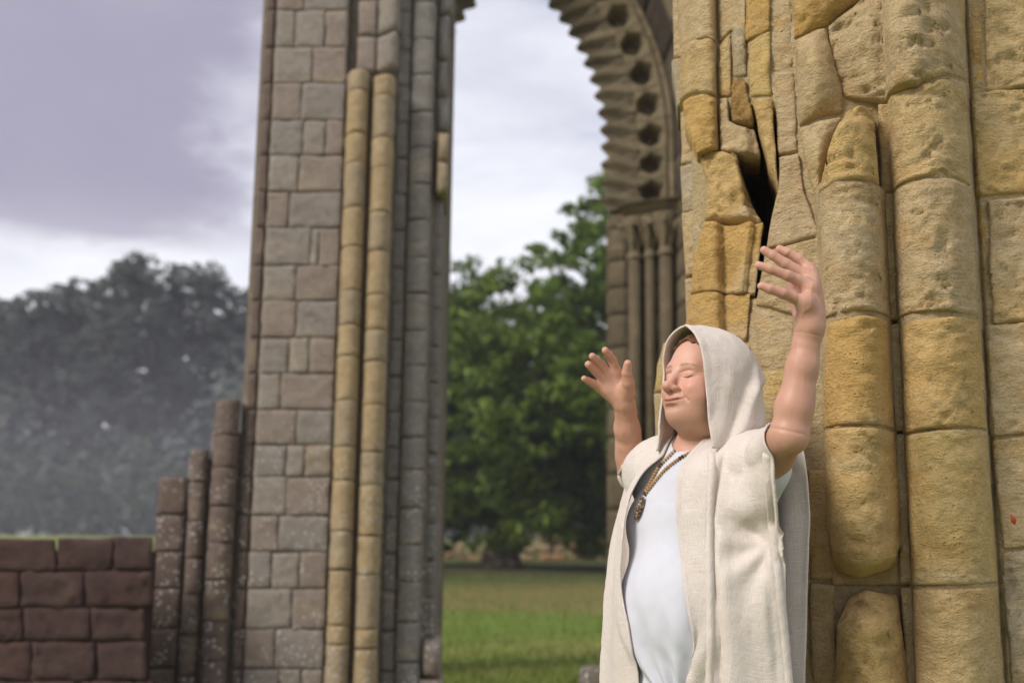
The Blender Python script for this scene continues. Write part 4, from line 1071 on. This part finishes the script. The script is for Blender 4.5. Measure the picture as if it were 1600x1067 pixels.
# the neck must blend with the head: put it right after the head with a wider blend
bodyF0 = field(body_ops)
def bodyF(P):
    d = bodyF0(P); m_ = (np.abs(d) < .012) & (np.linalg.norm(P - HO, axis=1) > .19)
    if not m_.any(): return d
    Q = P[m_]; add = np.zeros(len(Q))
    for S_, E_, W_, F_ in ((SL, EL, WL, fl_), (SR, ER, WR, fr)):
        ax_ = W_ - E_; t_ = (Q - E_) @ ax_ / (ax_ @ ax_); r_ = np.linalg.norm(Q - E_ - t_[:, None] * ax_, axis=1)
        on = sstep(r_, .16, .10) * sstep(t_, -.5, -.2)
        up_ = ax_ / np.linalg.norm(ax_); loc = np.stack([Q @ np.cross(up_, [0, 1.0, 0]), Q @ np.array([0, 1.0, 0]), (Q @ up_) * .22], -1)
        n1_ = fbm(loc, 42, 2, 55)
        add += on * (-.0009 * np.exp(-(n1_ / .12) ** 2) * sstep(t_, .3, .6) - .0010 * fbm(loc, 18, 2, 56))
        add += on * (.0014 * np.exp(-((t_ - .03) / .016) ** 2) * sstep((Q - E_) @ MT[:, 1], -.005, .025) + .0006 * np.exp(-((t_ - .985) / .010) ** 2))
        for p_, rr_ in F_:
            for k_, amp in ((1, .0003), (2, .00025)):
                dd_ = p_[k_] - p_[k_ - 1]; dd_ = dd_ / np.linalg.norm(dd_); v_ = Q - p_[k_]; s_ = v_ @ dd_
                near_ = np.linalg.norm(v_, axis=1) < .017
                add += near_ * (amp * np.cos(s_ / .0030 * math.pi) * np.exp(-(s_ / .006) ** 2) - .0004 * np.exp(-(s_ / .008) ** 2))
    d[m_] += add; return d
allp = np.array([tp(-.25, -.25, -.62), tp(.25, .25, -.62), HO + .16, HO - .16, WL, EL, WR, ER] + [q for p_, r_ in fr + [th] + fl_ + [tl_] for q in p_])
lo = allp.min(0) - .07; hi = allp.max(0) + .07; lo[2] = tp(0, 0, -.66)[2]
Vb, Qb = surface(bodyF, lo, hi, 0.0022)
foot = tp(0, .05, 0); foot[2] = 0.0
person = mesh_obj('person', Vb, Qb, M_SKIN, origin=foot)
tag(person, 'hooded person with closed eyes and raised open arms leaning back by the golden stone pier', 'person')
# skin tone per vertex
Lh = (Vb - HO) @ MH
tone = np.tile(np.array([0.62, 0.345, 0.25]), (len(Vb), 1))
def blend(mask, c):
    global tone
    tone = tone * (1 - mask[:, None]) + np.array(c) * mask[:, None]
gau = lambda c, r: np.exp(-(((Lh - np.array(c)) / np.array(r)) ** 2).sum(1))
inh = (np.abs(Lh) < .2).all(1)
for s_ in (1, -1): blend(0.55 * gau((s_ * .042, .065, -.036), (.024, .04, .022)), (0.58, 0.235, 0.175))
blend(0.6 * gau((0, .108, -.036), (.016, .025, .016)), (0.56, 0.22, 0.165))
blend(0.4 * gau((0, .07, -.095), (.03, .04, .018)), (0.62, 0.30, 0.23))
lipm = sstep(np.abs(Lh[:, 0]), .0275, .0235) * sstep(np.abs(Lh[:, 2] + .0680 - Lh[:, 0] ** 2 * 7.0) + np.abs(Lh[:, 0]) * .13, .0098, .0070) * (Lh[:, 1] > .08)
blend(0.75 * lipm, (0.47, 0.17, 0.15))
line = sstep(np.abs(Lh[:, 2] + .0680 - Lh[:, 0] ** 2 * 7.0), .0028, .0010) * sstep(np.abs(Lh[:, 0]), .033, .029) * (Lh[:, 1] > .075)
blend(0.8 * line, (0.25, 0.08, 0.07))
for s_ in (1, -1):
    bu = .0235 - ((Lh[:, 0] * s_ - .030) ** 2) * 6 - 0.0
    bm = sstep(np.abs(Lh[:, 2] - bu) + np.clip(Lh[:, 0] * s_ - .03, 0, 1) * .10, .0055, .0015) * sstep(np.abs(Lh[:, 0] * s_ - .034), .024, .015) * (Lh[:, 1] > .04)
    blend(0.9 * bm, (0.27, 0.135, 0.07))
    blend(0.35 * gau((s_ * .0325, .08, .004), (.018, .02, .012)), (0.60, 0.32, 0.25))
for p_, r_ in fr + fl_ + [th, tl_]:
    blend(0.5 * np.exp(-(np.linalg.norm(Vb - p_[-1], axis=1) / .022) ** 2), (0.70, 0.33, 0.26))
    blend(0.35 * np.exp(-(np.linalg.norm(Vb - p_[1], axis=1) / .012) ** 2), (0.62, 0.31, 0.23))
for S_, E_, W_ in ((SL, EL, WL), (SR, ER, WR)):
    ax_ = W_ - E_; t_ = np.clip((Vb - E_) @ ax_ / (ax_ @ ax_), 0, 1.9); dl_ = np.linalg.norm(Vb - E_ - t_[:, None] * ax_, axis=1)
    blend((.55 if S_ is SL else .25) * sstep(dl_, .20, .09) * (np.linalg.norm(Vb - HO, axis=1) > .2), (.46, .245, .165))  # tan plus shade put into the skin colour, stronger on the near arm
# mottling, and a faint shadow of shaved beard
nzv = fbm(Vb, 55, 3, 91); tone = tone * (1 + .07 * nzv[:, None] * np.array([.6, 1.2, 1.2]))
nz2 = fbm(Vb, 18, 2, 92); blend(.22 * sstep(nz2, .1, .6), (.56, .26, .19))
beard = sstep(Lh[:, 2], -.052, -.068) * sstep(Lh[:, 2], -.125, -.10) * sstep(Lh[:, 1], .0, .03) * inh
blend((.26 + .16 * vnoise(Vb * 420, 12)) * beard, (.38, .21, .135))
blend(.30 * gau((0, .085, .055), (.05, .05, .03)), (.66, .40, .31)); blend(.25 * sstep(vnoise(Lh * [420, 420, 420], 33), .35, .7) * inh * (Lh[:, 1] > .03), (.55, .27, .19))
tone = np.clip(tone, 0, 1)
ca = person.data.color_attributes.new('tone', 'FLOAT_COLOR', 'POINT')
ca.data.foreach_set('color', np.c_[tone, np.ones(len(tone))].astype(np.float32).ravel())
# lashes of the closed eyes
for s_ in (1, -1):
    pts_ = []
    for q in np.linspace(-1, 1, 9):
        l_ = s_ * (.0325 + .0135 * q); u_ = -.0045 - .0035 * (1 - q * q) + .001 * q
        P0 = hp(l_, .12, u_); d_ = -MH[:, 1]
        tt = np.linspace(0, .09, 200); dd_ = headF(P0 + tt[:, None] * d_); hit = np.argmax(dd_ < 0)
        pts_.append(P0 + (tt[hit] - .0004) * d_)
    v, f = tube(pts_, [.0004, .0007, .0009, .0010, .0010, .0010, .0010, .0008, .0004], 6)
    mesh_obj('eyelashes', v, f, plain('lash', (0.16, 0.075, 0.045), 0.6), person)
# finger nails of the near hand, whose back is turned to the camera
M_NAIL = plain('nail', (0.70, 0.42, 0.35), 0.3)
for p_, r_ in fl_:
    d_ = p_[3] - p_[2]; d_ /= np.linalg.norm(d_); toc = np.array([0, 0, CAMZ]) - p_[3]; toc /= np.linalg.norm(toc)
    n_ = toc * .55 + np.array([0, 0, 1.0]); n_ -= d_ * (n_ @ d_); n_ /= np.linalg.norm(n_); b_ = np.cross(d_, n_)
    c_ = p_[3] - d_ * .001 + n_ * r_[3] * 1.14 * .80
    Vn = []; Fn = []
    for i in range(5):
        for j in range(5):
            x_, y_ = (i / 4 - .5) * 2, (j / 4 - .5) * 2
            Vn.append(c_ + d_ * x_ * .0062 + b_ * y_ * .0050 * (1 - .25 * max(x_, 0) ** 2) + n_ * (.0022 - .0026 * y_ * y_ - .0012 * x_ * x_))
    mesh_obj('fingernail', Vn, [tuple(int(v) for v in q) for q in grid_faces(5, 5)], M_NAIL, person)
# hair: a cap of auburn hair with a short fringe
capF = lambda P: smax(sd_ell(hp(0, -.014, .038), (.082, .103, .088), MH)(P) + .004 * vnoise((P - HO) @ MH * [260, 40, 60], 3),
                      -(((P - HO) @ MH)[:, 2] - (.080 + ((P - HO) @ MH)[:, 1] * .22 - np.abs(((P - HO) @ MH)[:, 0]) * .35 + .006 * vnoise((P - HO) @ MH * [160, 10, 10], 8))), .004)
Vh, Qh = surface(lambda P: capF(P), HO - .15, HO + .17, 0.004)
def hair_mat():
    m, t = mat_new('auburn_hair'); tc = t.n('ShaderNodeTexCoord').outputs['Object']
    n = t.noise(t.n('ShaderNodeMapping', {0: tc, 3: (400, 400, 60)}).outputs[0], 1, 3, .6).outputs[0]
    finish(t, t.mix(n, (0.07, 0.03, 0.015, 1), (0.24, 0.11, 0.05, 1)), 0.5, t.n('ShaderNodeBump', {'Strength': .6, 'Distance': .003, 'Height': n}).outputs[0]); return m
mesh_obj('hair', Vh, Qh, hair_mat(), person)

# ------------------------------------------------------------------ T-shirt
slv = [('u', sd_cap(tp(.13, 0, -.055), mid(SL, EL, .22), .064, .060), .05), ('u', sd_cap(tp(-.13, 0, -.055), mid(SR, ER, .12), .064, .058), .05)]
torsoF = field(torso); slvF = field(torso + slv)
def shirtF0(P):
    q = (P - NB) @ MT
    d = slvF(P) - .010
    wr_ = fbm(np.stack([q[:, 0] * 1.0 + q[:, 2] * .55, q[:, 1] * .4, q[:, 2] * .35], -1), 16, 2, 21)
    lowm = sstep(q[:, 2], -.30, -.55)
    d = d - .015 * lowm * wr_ - .004 * fbm(q * [1, 1, .6], 16, 3, 5)
    # bunched folds that run down to the gathered hem under the near front edge
    g = np.linalg.norm(q - np.array([.05, .2, -.60]), axis=1)
    ang = np.arctan2(q[:, 0] - .05, q[:, 2] + .62)
    d = d - .006 * np.sin(ang * 17) * sstep(g, .30, .08) * sstep(g, .01, .05)
    return d
def shirtF(P):
    q = (P - NB) @ MT
    hem = -.575 + .02 * vnoise(np.stack([q[:, 0] * 14, q[:, 1] * 14, 0 * q[:, 0]], -1), 4)
    d = smax(shirtF0(P), hem - q[:, 2], .02)
    # crew neck: open round the throat with a slightly proud rib
    c = sd_cap(tp(0, .02, -.03), hp(0, -.01, -.06), .074, .070)
    return smin(smax(d, -c(P), .004), np.maximum(np.abs(c(P) - .004) - .004, np.abs((q[:, 2] + .012 + q[:, 1] * .22)) - .014), .004)
sp = np.array([SL, EL, SR, ER, tp(.25, .25, -.60), tp(-.25, .25, -.60), tp(.25, -.2, -.6), tp(-.25, -.2, -.6), tp(0, 0, .06)])
Vs, Qs = surface(shirtF, sp.min(0) - .08, sp.max(0) + .08, 0.004)
mesh_obj('shirt', Vs, Qs, M_SHIRT, person)
# trousers and shoes (below the frame)
legs = field([('u', tell((0, .05, -.64), (.172, .132, .13)), .05)] + [('u', sd_cap(tp(.085 * k, .05, -.72), tp(.10 * k, .06, -1.03), .088, .068), .04) for k in (1, -1)] +
             [('u', sd_cap(tp(.10 * k, .06, -1.03), np.r_[tp(.11 * k, .04, 0)[:2], 0.10], .068, .058), .03) for k in (1, -1)])
lo_ = tp(0, 0, 0) - .36; hi_ = tp(0, 0, 0) + .36; lo_[2] = 0.06; hi_[2] = tp(0, 0, -.565)[2]
Vt, Qt = surface(lambda P: np.maximum(legs(P), np.maximum(P[:, 2] - tp(0, 0, -.585)[2], .085 - P[:, 2])), lo_, hi_ + .03, 0.010)
mesh_obj('trousers', Vt, Qt, plain('grey_cloth', (0.20, 0.19, 0.18), 0.9), person)
for k in (1, -1):
    b_ = np.r_[tp(.11 * k, .04, 0)[:2], 0.0]; fd = np.r_[MT[:2, 1], 0]
    sh_ = field([('u', sd_cap(b_ + fd * -.04 + [0, 0, .05], b_ + fd * .04 + [0, 0, .05], .045, .046), .02), ('u', sd_cap(b_ + fd * .04 + [0, 0, .045], b_ + fd * .15 + [0, 0, .034], .044, .034), .02),
                 ('u', sd_cap(b_ + [0, 0, .05], b_ + [0, 0, .10], .05), .02)])
    Vk, Qk = surface(lambda P: np.maximum(sh_(P), .002 - P[:, 2]), b_ - .22, b_ + [.22, .22, .17], .008)
    mesh_obj('shoe', Vk, Qk, plain('brown_leather', (0.12, 0.07, 0.04), 0.6), person)

# ------------------------------------------------------------------ cloak of natural linen
def spline(A, n, axis=0):
    """Catmull-Rom resampling of control points along an axis"""
    A = np.moveaxis(np.asarray(A, float), axis, 0); m = len(A)
    x = np.linspace(0, m - 1, n); i = np.clip(np.floor(x).astype(int), 0, m - 2); t = (x - i).reshape((-1,) + (1,) * (A.ndim - 1))
    p0 = A[np.maximum(i - 1, 0)]; p1 = A[i]; p2 = A[i + 1]; p3 = A[np.minimum(i + 2, m - 1)]
    R_ = 0.5 * ((2 * p1) + (-p0 + p2) * t + (2 * p0 - 5 * p1 + 4 * p2 - p3) * t ** 2 + (-p0 + 3 * p1 - 3 * p2 + p3) * t ** 3)
    return np.moveaxis(R_, 0, axis)
def normals(G):
    du = np.gradient(G, axis=1); dv = np.gradient(G, axis=0); n = np.cross(du, dv)
    return n / np.maximum(np.linalg.norm(n, axis=-1, keepdims=True), 1e-9)
def cloth(name, G, parent, disp=None, thick=0.0024, hem=(), mat=None, facing=None):
    nv, nu = G.shape[:2]
    n = normals(G)
    if facing is not None and (n * facing).sum() < 0: n = -n
    s = np.linspace(0, 1, nu)[None] + np.zeros((nv, 1)); t = np.linspace(0, 1, nv)[:, None] + np.zeros((1, nu))
    if disp is not None: G = G + n * (disp(s, t, G) + (.0016 * fbm(G, 55, 3, 88, .6) if name not in ('front_band', 'sleeve_hem') else 0))[..., None]
    G = G if name in ('front_band', 'sleeve_hem') else drape(G, .0065, 3) if name != 'hood' else drape(G, .004, 2, lambda P: np.minimum(headF(P), capF(P)))
    th = np.full((nv, nu), thick)
    wu = np.linalg.norm(np.diff(G, axis=1), axis=-1).sum(1).mean(); wv = np.linalg.norm(np.diff(G, axis=0), axis=-1).sum(0).mean()
    for side in hem:      # doubled, rolled hems
        e = {'l': s * wu, 'r': (1 - s) * wu, 't': t * wv, 'b': (1 - t) * wv}[side]
        th = th + .0022 * sstep(e, .016, .012)
    n2 = normals(G)
    if facing is not None and (n2 * facing).sum() < 0: n2 = -n2
    A, B = G + n2 * th[..., None] / 2, G - n2 * th[..., None] / 2
    V = np.concatenate([A.reshape(-1, 3), B.reshape(-1, 3)]); N_ = nv * nu
    f1 = grid_faces(nv, nu); f2 = f1[:, ::-1] + N_
    ring = np.r_[np.arange(nu), np.arange(1, nv) * nu + nu - 1, (nv - 1) * nu + np.arange(nu - 2, -1, -1), np.arange(nv - 2, 0, -1) * nu]
    r2 = np.roll(ring, -1); f3 = np.stack([ring, ring + N_, r2 + N_, r2], -1)
    Lu = np.r_[np.zeros((1, nu)), np.cumsum(np.linalg.norm(np.diff(G, axis=0), axis=-1), 0)]; Lw = np.c_[np.zeros((nv, 1)), np.cumsum(np.linalg.norm(np.diff(G, axis=1), axis=-1), 1)]
    uv = np.stack([s * wu + .02 * np.sin(t * 9), t * wv + .012 * np.sin(s * 7)], -1).reshape(-1, 2); uv = np.concatenate([uv, uv])
    return mesh_obj(name, V, np.concatenate([f1, f2, f3]), mat or M_LINEN, parent, uvs=uv)
shirtBody = lambda P: np.minimum(shirtF0(P), bodyF(P))
def drape(G, clear=.008, it=3, F=None):
    """push a sheet out of the body it lies on, then relax it"""
    F = F or shirtBody; sh = G.shape; edge = np.zeros(sh[:2], bool)
    for k in range(it):
        P_ = G.reshape(-1, 3); d = F(P_); m_ = d < clear
        if m_.any():
            Q_ = P_[m_]; d0 = d[m_]; g = np.stack([F(Q_ + np.eye(3)[i] * .004) - d0 for i in range(3)], -1); g /= np.maximum(np.linalg.norm(g, axis=1, keepdims=True), 1e-6)
            P_ = P_.copy(); P_[m_] = Q_ + g * np.clip(clear - d0, 0, .05)[:, None]; G = P_.reshape(sh)
        if k < it - 1:
            for _ in range(3):
                G2 = G.copy(); G2[1:-1, 1:-1] = .25 * (G[:-2, 1:-1] + G[2:, 1:-1] + G[1:-1, :-2] + G[1:-1, 2:]); G = .5 * G + .5 * G2
    return G
cloak = thing('cloak', 'x', 'x', tuple(NB)); del cloak['label']; del cloak['category']
cloak.parent = person; cloak.location = Vector(NB) - person.location
CAMV = np.array([0, -1.0, 0])

# near front panel: rows from behind the shoulder, over it, down to the hem
rows = [
    [(1122, 700, 2.97), (1142, 690, 2.96), (1166, 684, 2.94), (1192, 672, 2.90), (1214, 664, 2.86)],
    [(1112, 694, 2.86), (1136, 684, 2.84), (1164, 679, 2.82), (1188, 670, 2.78), (1209, 660, 2.74)],
    [(1099, 688, 2.79), (1128, 690, 2.755), (1162, 688, 2.71), (1186, 680, 2.63), (1206, 665, 2.565)],
    [(1066, 731, 2.745), (1108, 733, 2.71), (1154, 734, 2.675), (1184, 732, 2.595), (1208, 726, 2.535)],
    [(1058, 785, 2.72), (1102, 785, 2.69), (1148, 786, 2.66), (1184, 784, 2.61), (1212, 780, 2.555)],
    [(1063, 835, 2.71), (1104, 838, 2.675), (1148, 840, 2.66), (1188, 842, 2.64), (1218, 838, 2.60)],
    [(1071, 900, 2.695), (1108, 902, 2.66), (1150, 906, 2.64), (1194, 908, 2.63), (1224, 905, 2.61)],
    [(1079, 965, 2.695), (1112, 966, 2.66), (1154, 970, 2.635), (1199, 972, 2.63), (1230, 970, 2.625)],
    [(1087, 1040, 2.70), (1116, 1042, 2.665), (1160, 1045, 2.64), (1206, 1048, 2.64), (1238, 1046, 2.645)],
    [(1096, 1180, 2.71), (1124, 1184, 2.675), (1168, 1186, 2.65), (1216, 1188, 2.65), (1252, 1186, 2.66)],
    [(1104, 1400, 2.72), (1132, 1404, 2.685), (1178, 1406, 2.66), (1228, 1408, 2.66), (1266, 1406, 2.67)]]
def grid(rows, nv, nu):
    C = np.array([[A3(*p) for p in r] for r in rows]); return spline(spline(C, nv, 0), nu, 1)
G = grid(rows, 150, 90)
def near_disp(s, t, G):
    zz = G[..., 2]
    d = .005 * fbm(np.stack([s * 3.2, zz * 2.2, 0 * s], -1), 2.2, 4, 12)
    # lapel fold: a crease one third of the way in, lapel side proud
    c = .345 - .06 * sstep(t, .2, .5)
    d = d + .010 * (1 - sstep(s, c - .02, c + .015)) * sstep(t, .22, .32) - .007 * np.exp(-((s - c - .02) / .025) ** 2) * sstep(t, .2, .3)
    # drag folds from the armhole
    c0 = A3(1206, 852, 2.61); v = G - c0; r = np.linalg.norm(v[..., [0, 2]], axis=-1); a = np.arctan2(v[..., 2], -v[..., 0])
    d = d + .010 * np.sin(a * 7.5 + .6) * sstep(r, .17, .05) * sstep(r, .005, .04) * (s > .35)
    d = d - .026 * np.exp(-(((G[..., 0] - A3(1180, 832, 2.63)[0]) / .040) ** 2 + ((zz - A3(1186, 832, 2.63)[2]) / .038) ** 2))
    d = d + .010 * np.exp(-(((s - .62) / .10) ** 2)) * sstep(t, .3, .5) * .7 + .010 * np.sin(s * 15 + 2 * zz) * sstep(t, .36, .6) * (s > c)
    d = d - .010 * np.exp(-((s - .80) / .06) ** 2) * sstep(t, .42, .6)
    return d
cloth('front_panel', G, cloak, near_disp, hem='lr', facing=CAMV)
# far front panel
rows = [
    [(1056, 690, 3.00), (1036, 700, 3.06), (1012, 706, 3.14), (988, 716, 3.20)],
    [(1058, 696, 2.90), (1034, 706, 2.96), (1008, 712, 3.06), (982, 722, 3.15)],
    [(1036, 712, 2.84), (1018, 720, 2.90), (1004, 724, 2.96), (980, 734, 3.05)],
    [(998, 745, 2.84), (990, 750, 2.89), (992, 754, 2.94), (978, 758, 3.04)],
    [(978, 792, 2.82), (974, 796, 2.87), (978, 797, 2.93), (969, 800, 3.02)],
    [(970, 850, 2.80), (966, 853, 2.85), (965, 855, 2.92), (957, 857, 3.00)],
    [(970, 920, 2.79), (963, 922, 2.84), (957, 924, 2.90), (949, 926, 2.98)],
    [(984, 985, 2.76), (968, 987, 2.83), (955, 989, 2.89), (945, 990, 2.97)],
    [(998, 1060, 2.76), (972, 1062, 2.83), (953, 1063, 2.89), (940, 1064, 2.97)],
    [(1006, 1200, 2.77), (976, 1202, 2.83), (952, 1203, 2.90), (936, 1204, 2.98)],
    [(1014, 1390, 2.78), (982, 1392, 2.84), (954, 1393, 2.90), (934, 1394, 2.99)]]
G = grid(rows, 130, 50)
cloth('front_panel', G, cloak, lambda s, t, G: .005 * np.sin(s * 11 + G[..., 2] * 3) * sstep(t, .2, .5) + .003 * fbm(G, 14, 3, 31), hem='lr', facing=np.array([-.7, -.7, 0]))
# back panel, hanging behind the body between the person and the pier
rows = [
    [(990, 718, 3.20), (1050, 700, 3.06), (1110, 694, 2.99), (1165, 684, 2.95), (1214, 664, 2.88)],
    [(984, 740, 3.22), (1050, 740, 3.10), (1115, 735, 3.03), (1180, 715, 2.97), (1250, 690, 2.80)],
    [(974, 800, 3.20), (1046, 800, 3.11), (1116, 800, 3.04), (1186, 800, 2.95), (1258, 792, 2.80)],
    [(966, 900, 3.18), (1042, 900, 3.10), (1114, 900, 3.03), (1186, 900, 2.94), (1254, 900, 2.79)],
    [(958, 1000, 3.17), (1036, 1000, 3.10), (1112, 1000, 3.02), (1186, 1000, 2.93), (1252, 1000, 2.79)],
    [(950, 1200, 3.17), (1032, 1200, 3.10), (1110, 1200, 3.02), (1186, 1200, 2.93), (1252, 1200, 2.79)],
    [(944, 1390, 3.18), (1030, 1390, 3.10), (1110, 1390, 3.02), (1186, 1390, 2.93), (1254, 1390, 2.80)]]
G = grid(rows, 90, 80)
cloth('back_panel', G, cloak, lambda s, t, G: .014 * np.sin(s * 34 + G[..., 2] * 2) * sstep(t, .1, .4) + .003 * fbm(G, 10, 3, 41), hem='r', facing=CAMV)
# hood, built in the head's frame: a = angle round the face opening, t = from the rim back to the crown seam
na, nt = 120, 70
a = np.linspace(-1, 1, na)[None, :] + np.zeros((nt, 1)); t = np.linspace(0, 1, nt)[:, None] + np.zeros((1, na))
arc = np.abs(a); sgn = np.sign(a); sgn[sgn == 0] = 1          # a = +1 near side bottom, 0 top, -1 far side bottom
top = np.clip(arc / .45, 0, 1); down = np.clip((arc - .45) / .55, 0, 1)
phi = top * math.pi / 2
grow = np.sin(np.clip(t / .45, 0, 1) * math.pi / 2)
close = np.sqrt(np.clip(1 - (np.clip(t - .45, 0, 1) / .55) ** 2.4, 0, 1))
Wd = (.075 + .031 * grow) * (close * .97 + .03)
Wd = Wd + .012 * down * (1 - t * .5)
l_ = sgn * Wd * np.sin(phi) ** (1.3 - .5 * np.clip(t / .5, 0, 1))
tu = .126 + .016 * np.sin(np.clip(t / .4, 0, 1) * math.pi / 2) - .085 * np.clip((t - .35) / .65, 0, 1) ** 1.8
bot = -.176 + .052 * sstep(t, .02, .34) - .012 * sstep(t, .35, .7) + .02 * sstep(t, .8, 1.0)
sh_u = .015
u_ = np.where(down > 0, sh_u + (bot - sh_u) * down, sh_u + (tu - sh_u) * np.cos(phi) ** .9)
rim_f = np.where(sgn > 0, .068 + .004 * np.cos(phi) + .008 * np.sin(2 * phi) - .036 * down, .056 + .012 * np.cos(phi) + .014 * np.sin(2 * phi))
f_ = rim_f - (.062 * np.sin(t * math.pi / 2) + .158 * t) * (1 - .16 * down * t)
f_ = f_ - .004 * t * np.cos(phi) * 4
G = HO + np.stack([l_, f_, u_], -1) @ MH.T
def hood_disp(s, t2, G):
    q = (G - HO) @ MH
    d = .0045 * fbm(q * [1, 1, .7], 17, 3, 61)
    # soft vertical drape folds on the sides and a slouched bag at the back
    d = d + .006 * np.sin(q[..., 1] * 85 + q[..., 2] * 16 + 1.0) * sstep(q[..., 2], .06, -.06) * sstep(t2, .12, .3)
    d = d + .012 * np.exp(-(((q[..., 2] + .03 + (q[..., 1] + .06) * .9) / .02) ** 2)) * sstep(q[..., 1], -.02, -.08)
    ln = q[..., 1] + .062 + (q[..., 2] - .03) * .34      # the long soft crease down the back of the near side
    d = d - .009 * np.exp(-(ln / .014) ** 2) * sstep(q[..., 2], .085, .0) * (q[..., 0] > 0) + .007 * np.exp(-((ln + .022) / .012) ** 2) * sstep(q[..., 2], .085, .0)
    ln2 = q[..., 1] - .025 + (q[..., 2] + .05) * .25
    d = d - .005 * np.exp(-(ln2 / .012) ** 2) * sstep(q[..., 2], .0, -.09)
    return d
cloth('hood', G, cloak, hood_disp, hem='t', facing=np.array([.3, -.9, .3]))

from mathutils.bvhtree import BVHTree
bpy.context.view_layer.update()
def bvh_of(objs):
    V = []; F = []
    for o in objs:
        o0 = len(V); M_ = np.array(parent_world(o)); V += [Vector(np.array(v.co) + M_) for v in o.data.vertices]; F += [tuple(i + o0 for i in p.vertices) for p in o.data.polygons]
    return BVHTree.FromPolygons(V, F)
bv = bvh_of([o for o in cloak.children])
def on_cloth(px, py, off, dflt):
    o_ = Vector((0, 0, CAMZ)); d = Vector(A3(px, py, 1.0)) - o_; d.normalize()
    hit = bv.ray_cast(o_, d)
    return np.array(hit[0] - d * off) if hit[0] is not None else A3(px, py, dflt)
def band(name, pts_, half, off, dflt, n=120):
    bl = spline(np.array(pts_, float), n, 0)
    mid_ = np.array([on_cloth(x, y, off, dflt) for x, y in bl])
    for _ in range(8): mid_[1:-1] = .5 * mid_[1:-1] + .25 * (mid_[:-2] + mid_[2:])
    tg = np.gradient(mid_, axis=0); tg /= np.linalg.norm(tg, axis=1, keepdims=True)
    sd = np.cross(tg, np.array([0, -1.0, 0])); sd /= np.linalg.norm(sd, axis=1, keepdims=True)
    q_ = np.linspace(-1, 1, 9)
    G = mid_[:, None] + sd[:, None] * (q_ * half)[None, :, None] + np.array([0, 1.0, 0]) * ((q_ ** 2) * .007)[None, :, None]
    cloth(name, G, cloak, lambda s, t, G: .0012 * fbm(G, 60, 2, 71), facing=CAMV)
band('front_band', [(1113, 706), (1114, 722), (1113, 752), (1110, 791), (1109, 840), (1110, 900), (1111, 960), (1111, 1010), (1110, 1066), (1112, 1130), (1116, 1250), (1122, 1380)], .0095, .006, 2.70)
band('sleeve_hem', [(1199, 670), (1200, 700), (1202, 735), (1206, 780), (1209, 820), (1213, 862), (1217, 910), (1222, 960), (1227, 1010), (1232, 1066), (1240, 1180), (1254, 1390)], .0115, .005, 2.58)

# ------------------------------------------------------------------ bead necklace with carved pendant
def on_shirt(px, py, off=.004):
    d = A3(px, py, 1.0) - np.array([0, 0, CAMZ]); o_ = np.array([0, 0, CAMZ]); L_ = np.linalg.norm(d); d = d / L_
    ss = np.linspace(2.4, 3.2, 900); v = shirtF0(o_ + ss[:, None] * d); b = bodyF(o_ + ss[:, None] * d)
    hit = np.argmax(np.minimum(v, b) < off); return o_ + ss[hit] * d
neckl = thing('necklace', 'x', 'x', tuple(on_shirt(1010, 770))); del neckl['label']; del neckl['category']
neckl.parent = person; neckl.location = Vector(on_shirt(1010, 770)) - person.location
M_BEAD = plain('wood_bead', (0.42, 0.24, 0.08), 0.45); M_BEAD2 = plain('dark_bead', (0.10, 0.04, 0.03), 0.4)
ico = None
def bead_mesh(center, r, axis):
    v, f = tube([np.asarray(center) + axis * x for x in (-r * .8, -r * .5, 0, r * .5, r * .8)], [r * .35, r * .88, r, r * .88, r * .35], 8); return v, f
light_, dark_ = [], []
for cpts in ([(1103, 688), (1086, 702), (1064, 714), (1041, 731), (1024, 750), (1013, 764), (1006, 774)],
             [(1055, 702), (1042, 715), (1030, 728), (1020, 745), (1012, 760), (1005, 772)]):
    pp = spline(np.array(cpts, float), 60, 0); W3 = np.array([on_shirt(x, y, .0045) for x, y in pp])
    L_ = np.r_[0, np.cumsum(np.linalg.norm(np.diff(W3, axis=0), axis=1))]; nb = int(L_[-1] / .0074)
    for i in range(nb):
        s_ = (i + .5) / nb * L_[-1]; c = np.array([np.interp(s_, L_, W3[:, k]) for k in range(3)]); c2 = np.array([np.interp(s_ + .004, L_, W3[:, k]) for k in range(3)])
        ax = c2 - c; ax /= np.linalg.norm(ax) + 1e-9
        (dark_ if (i in (nb // 3, nb // 3 + 1, nb - 1)) else light_).append(bead_mesh(c, .0042 * random.uniform(.92, 1.06), ax))
for lst, mt in ((light_, M_BEAD), (dark_, M_BEAD2)):
    v, f = merge(lst); mesh_obj('bead', v, f, mt, neckl)['kind'] = 'stuff'
pa = on_shirt(1005, 776, .008); pb = on_shirt(993, 812, .008)
v, f = tube([mid(pa, pb, q) for q in (0, .08, .25, .5, .75, .93, 1.0)], [.003, .0055, .0085, .0098, .0085, .005, .0015], 12)
def pend_mat():
    m, t = mat_new('carved_pendant'); tc = t.n('ShaderNodeTexCoord').outputs['Object']
    n = t.noise(tc, 190, 2, .5).outputs[0]; m1 = t.ramp(n, .46, .54)
    finish(t, t.mix(m1, (0.07, 0.035, 0.025, 1), (0.34, 0.25, 0.16, 1)), 0.4, t.n('ShaderNodeBump', {'Strength': .7, 'Distance': .003, 'Height': m1}).outputs[0]); return m
mesh_obj('pendant', v, f, pend_mat(), neckl)
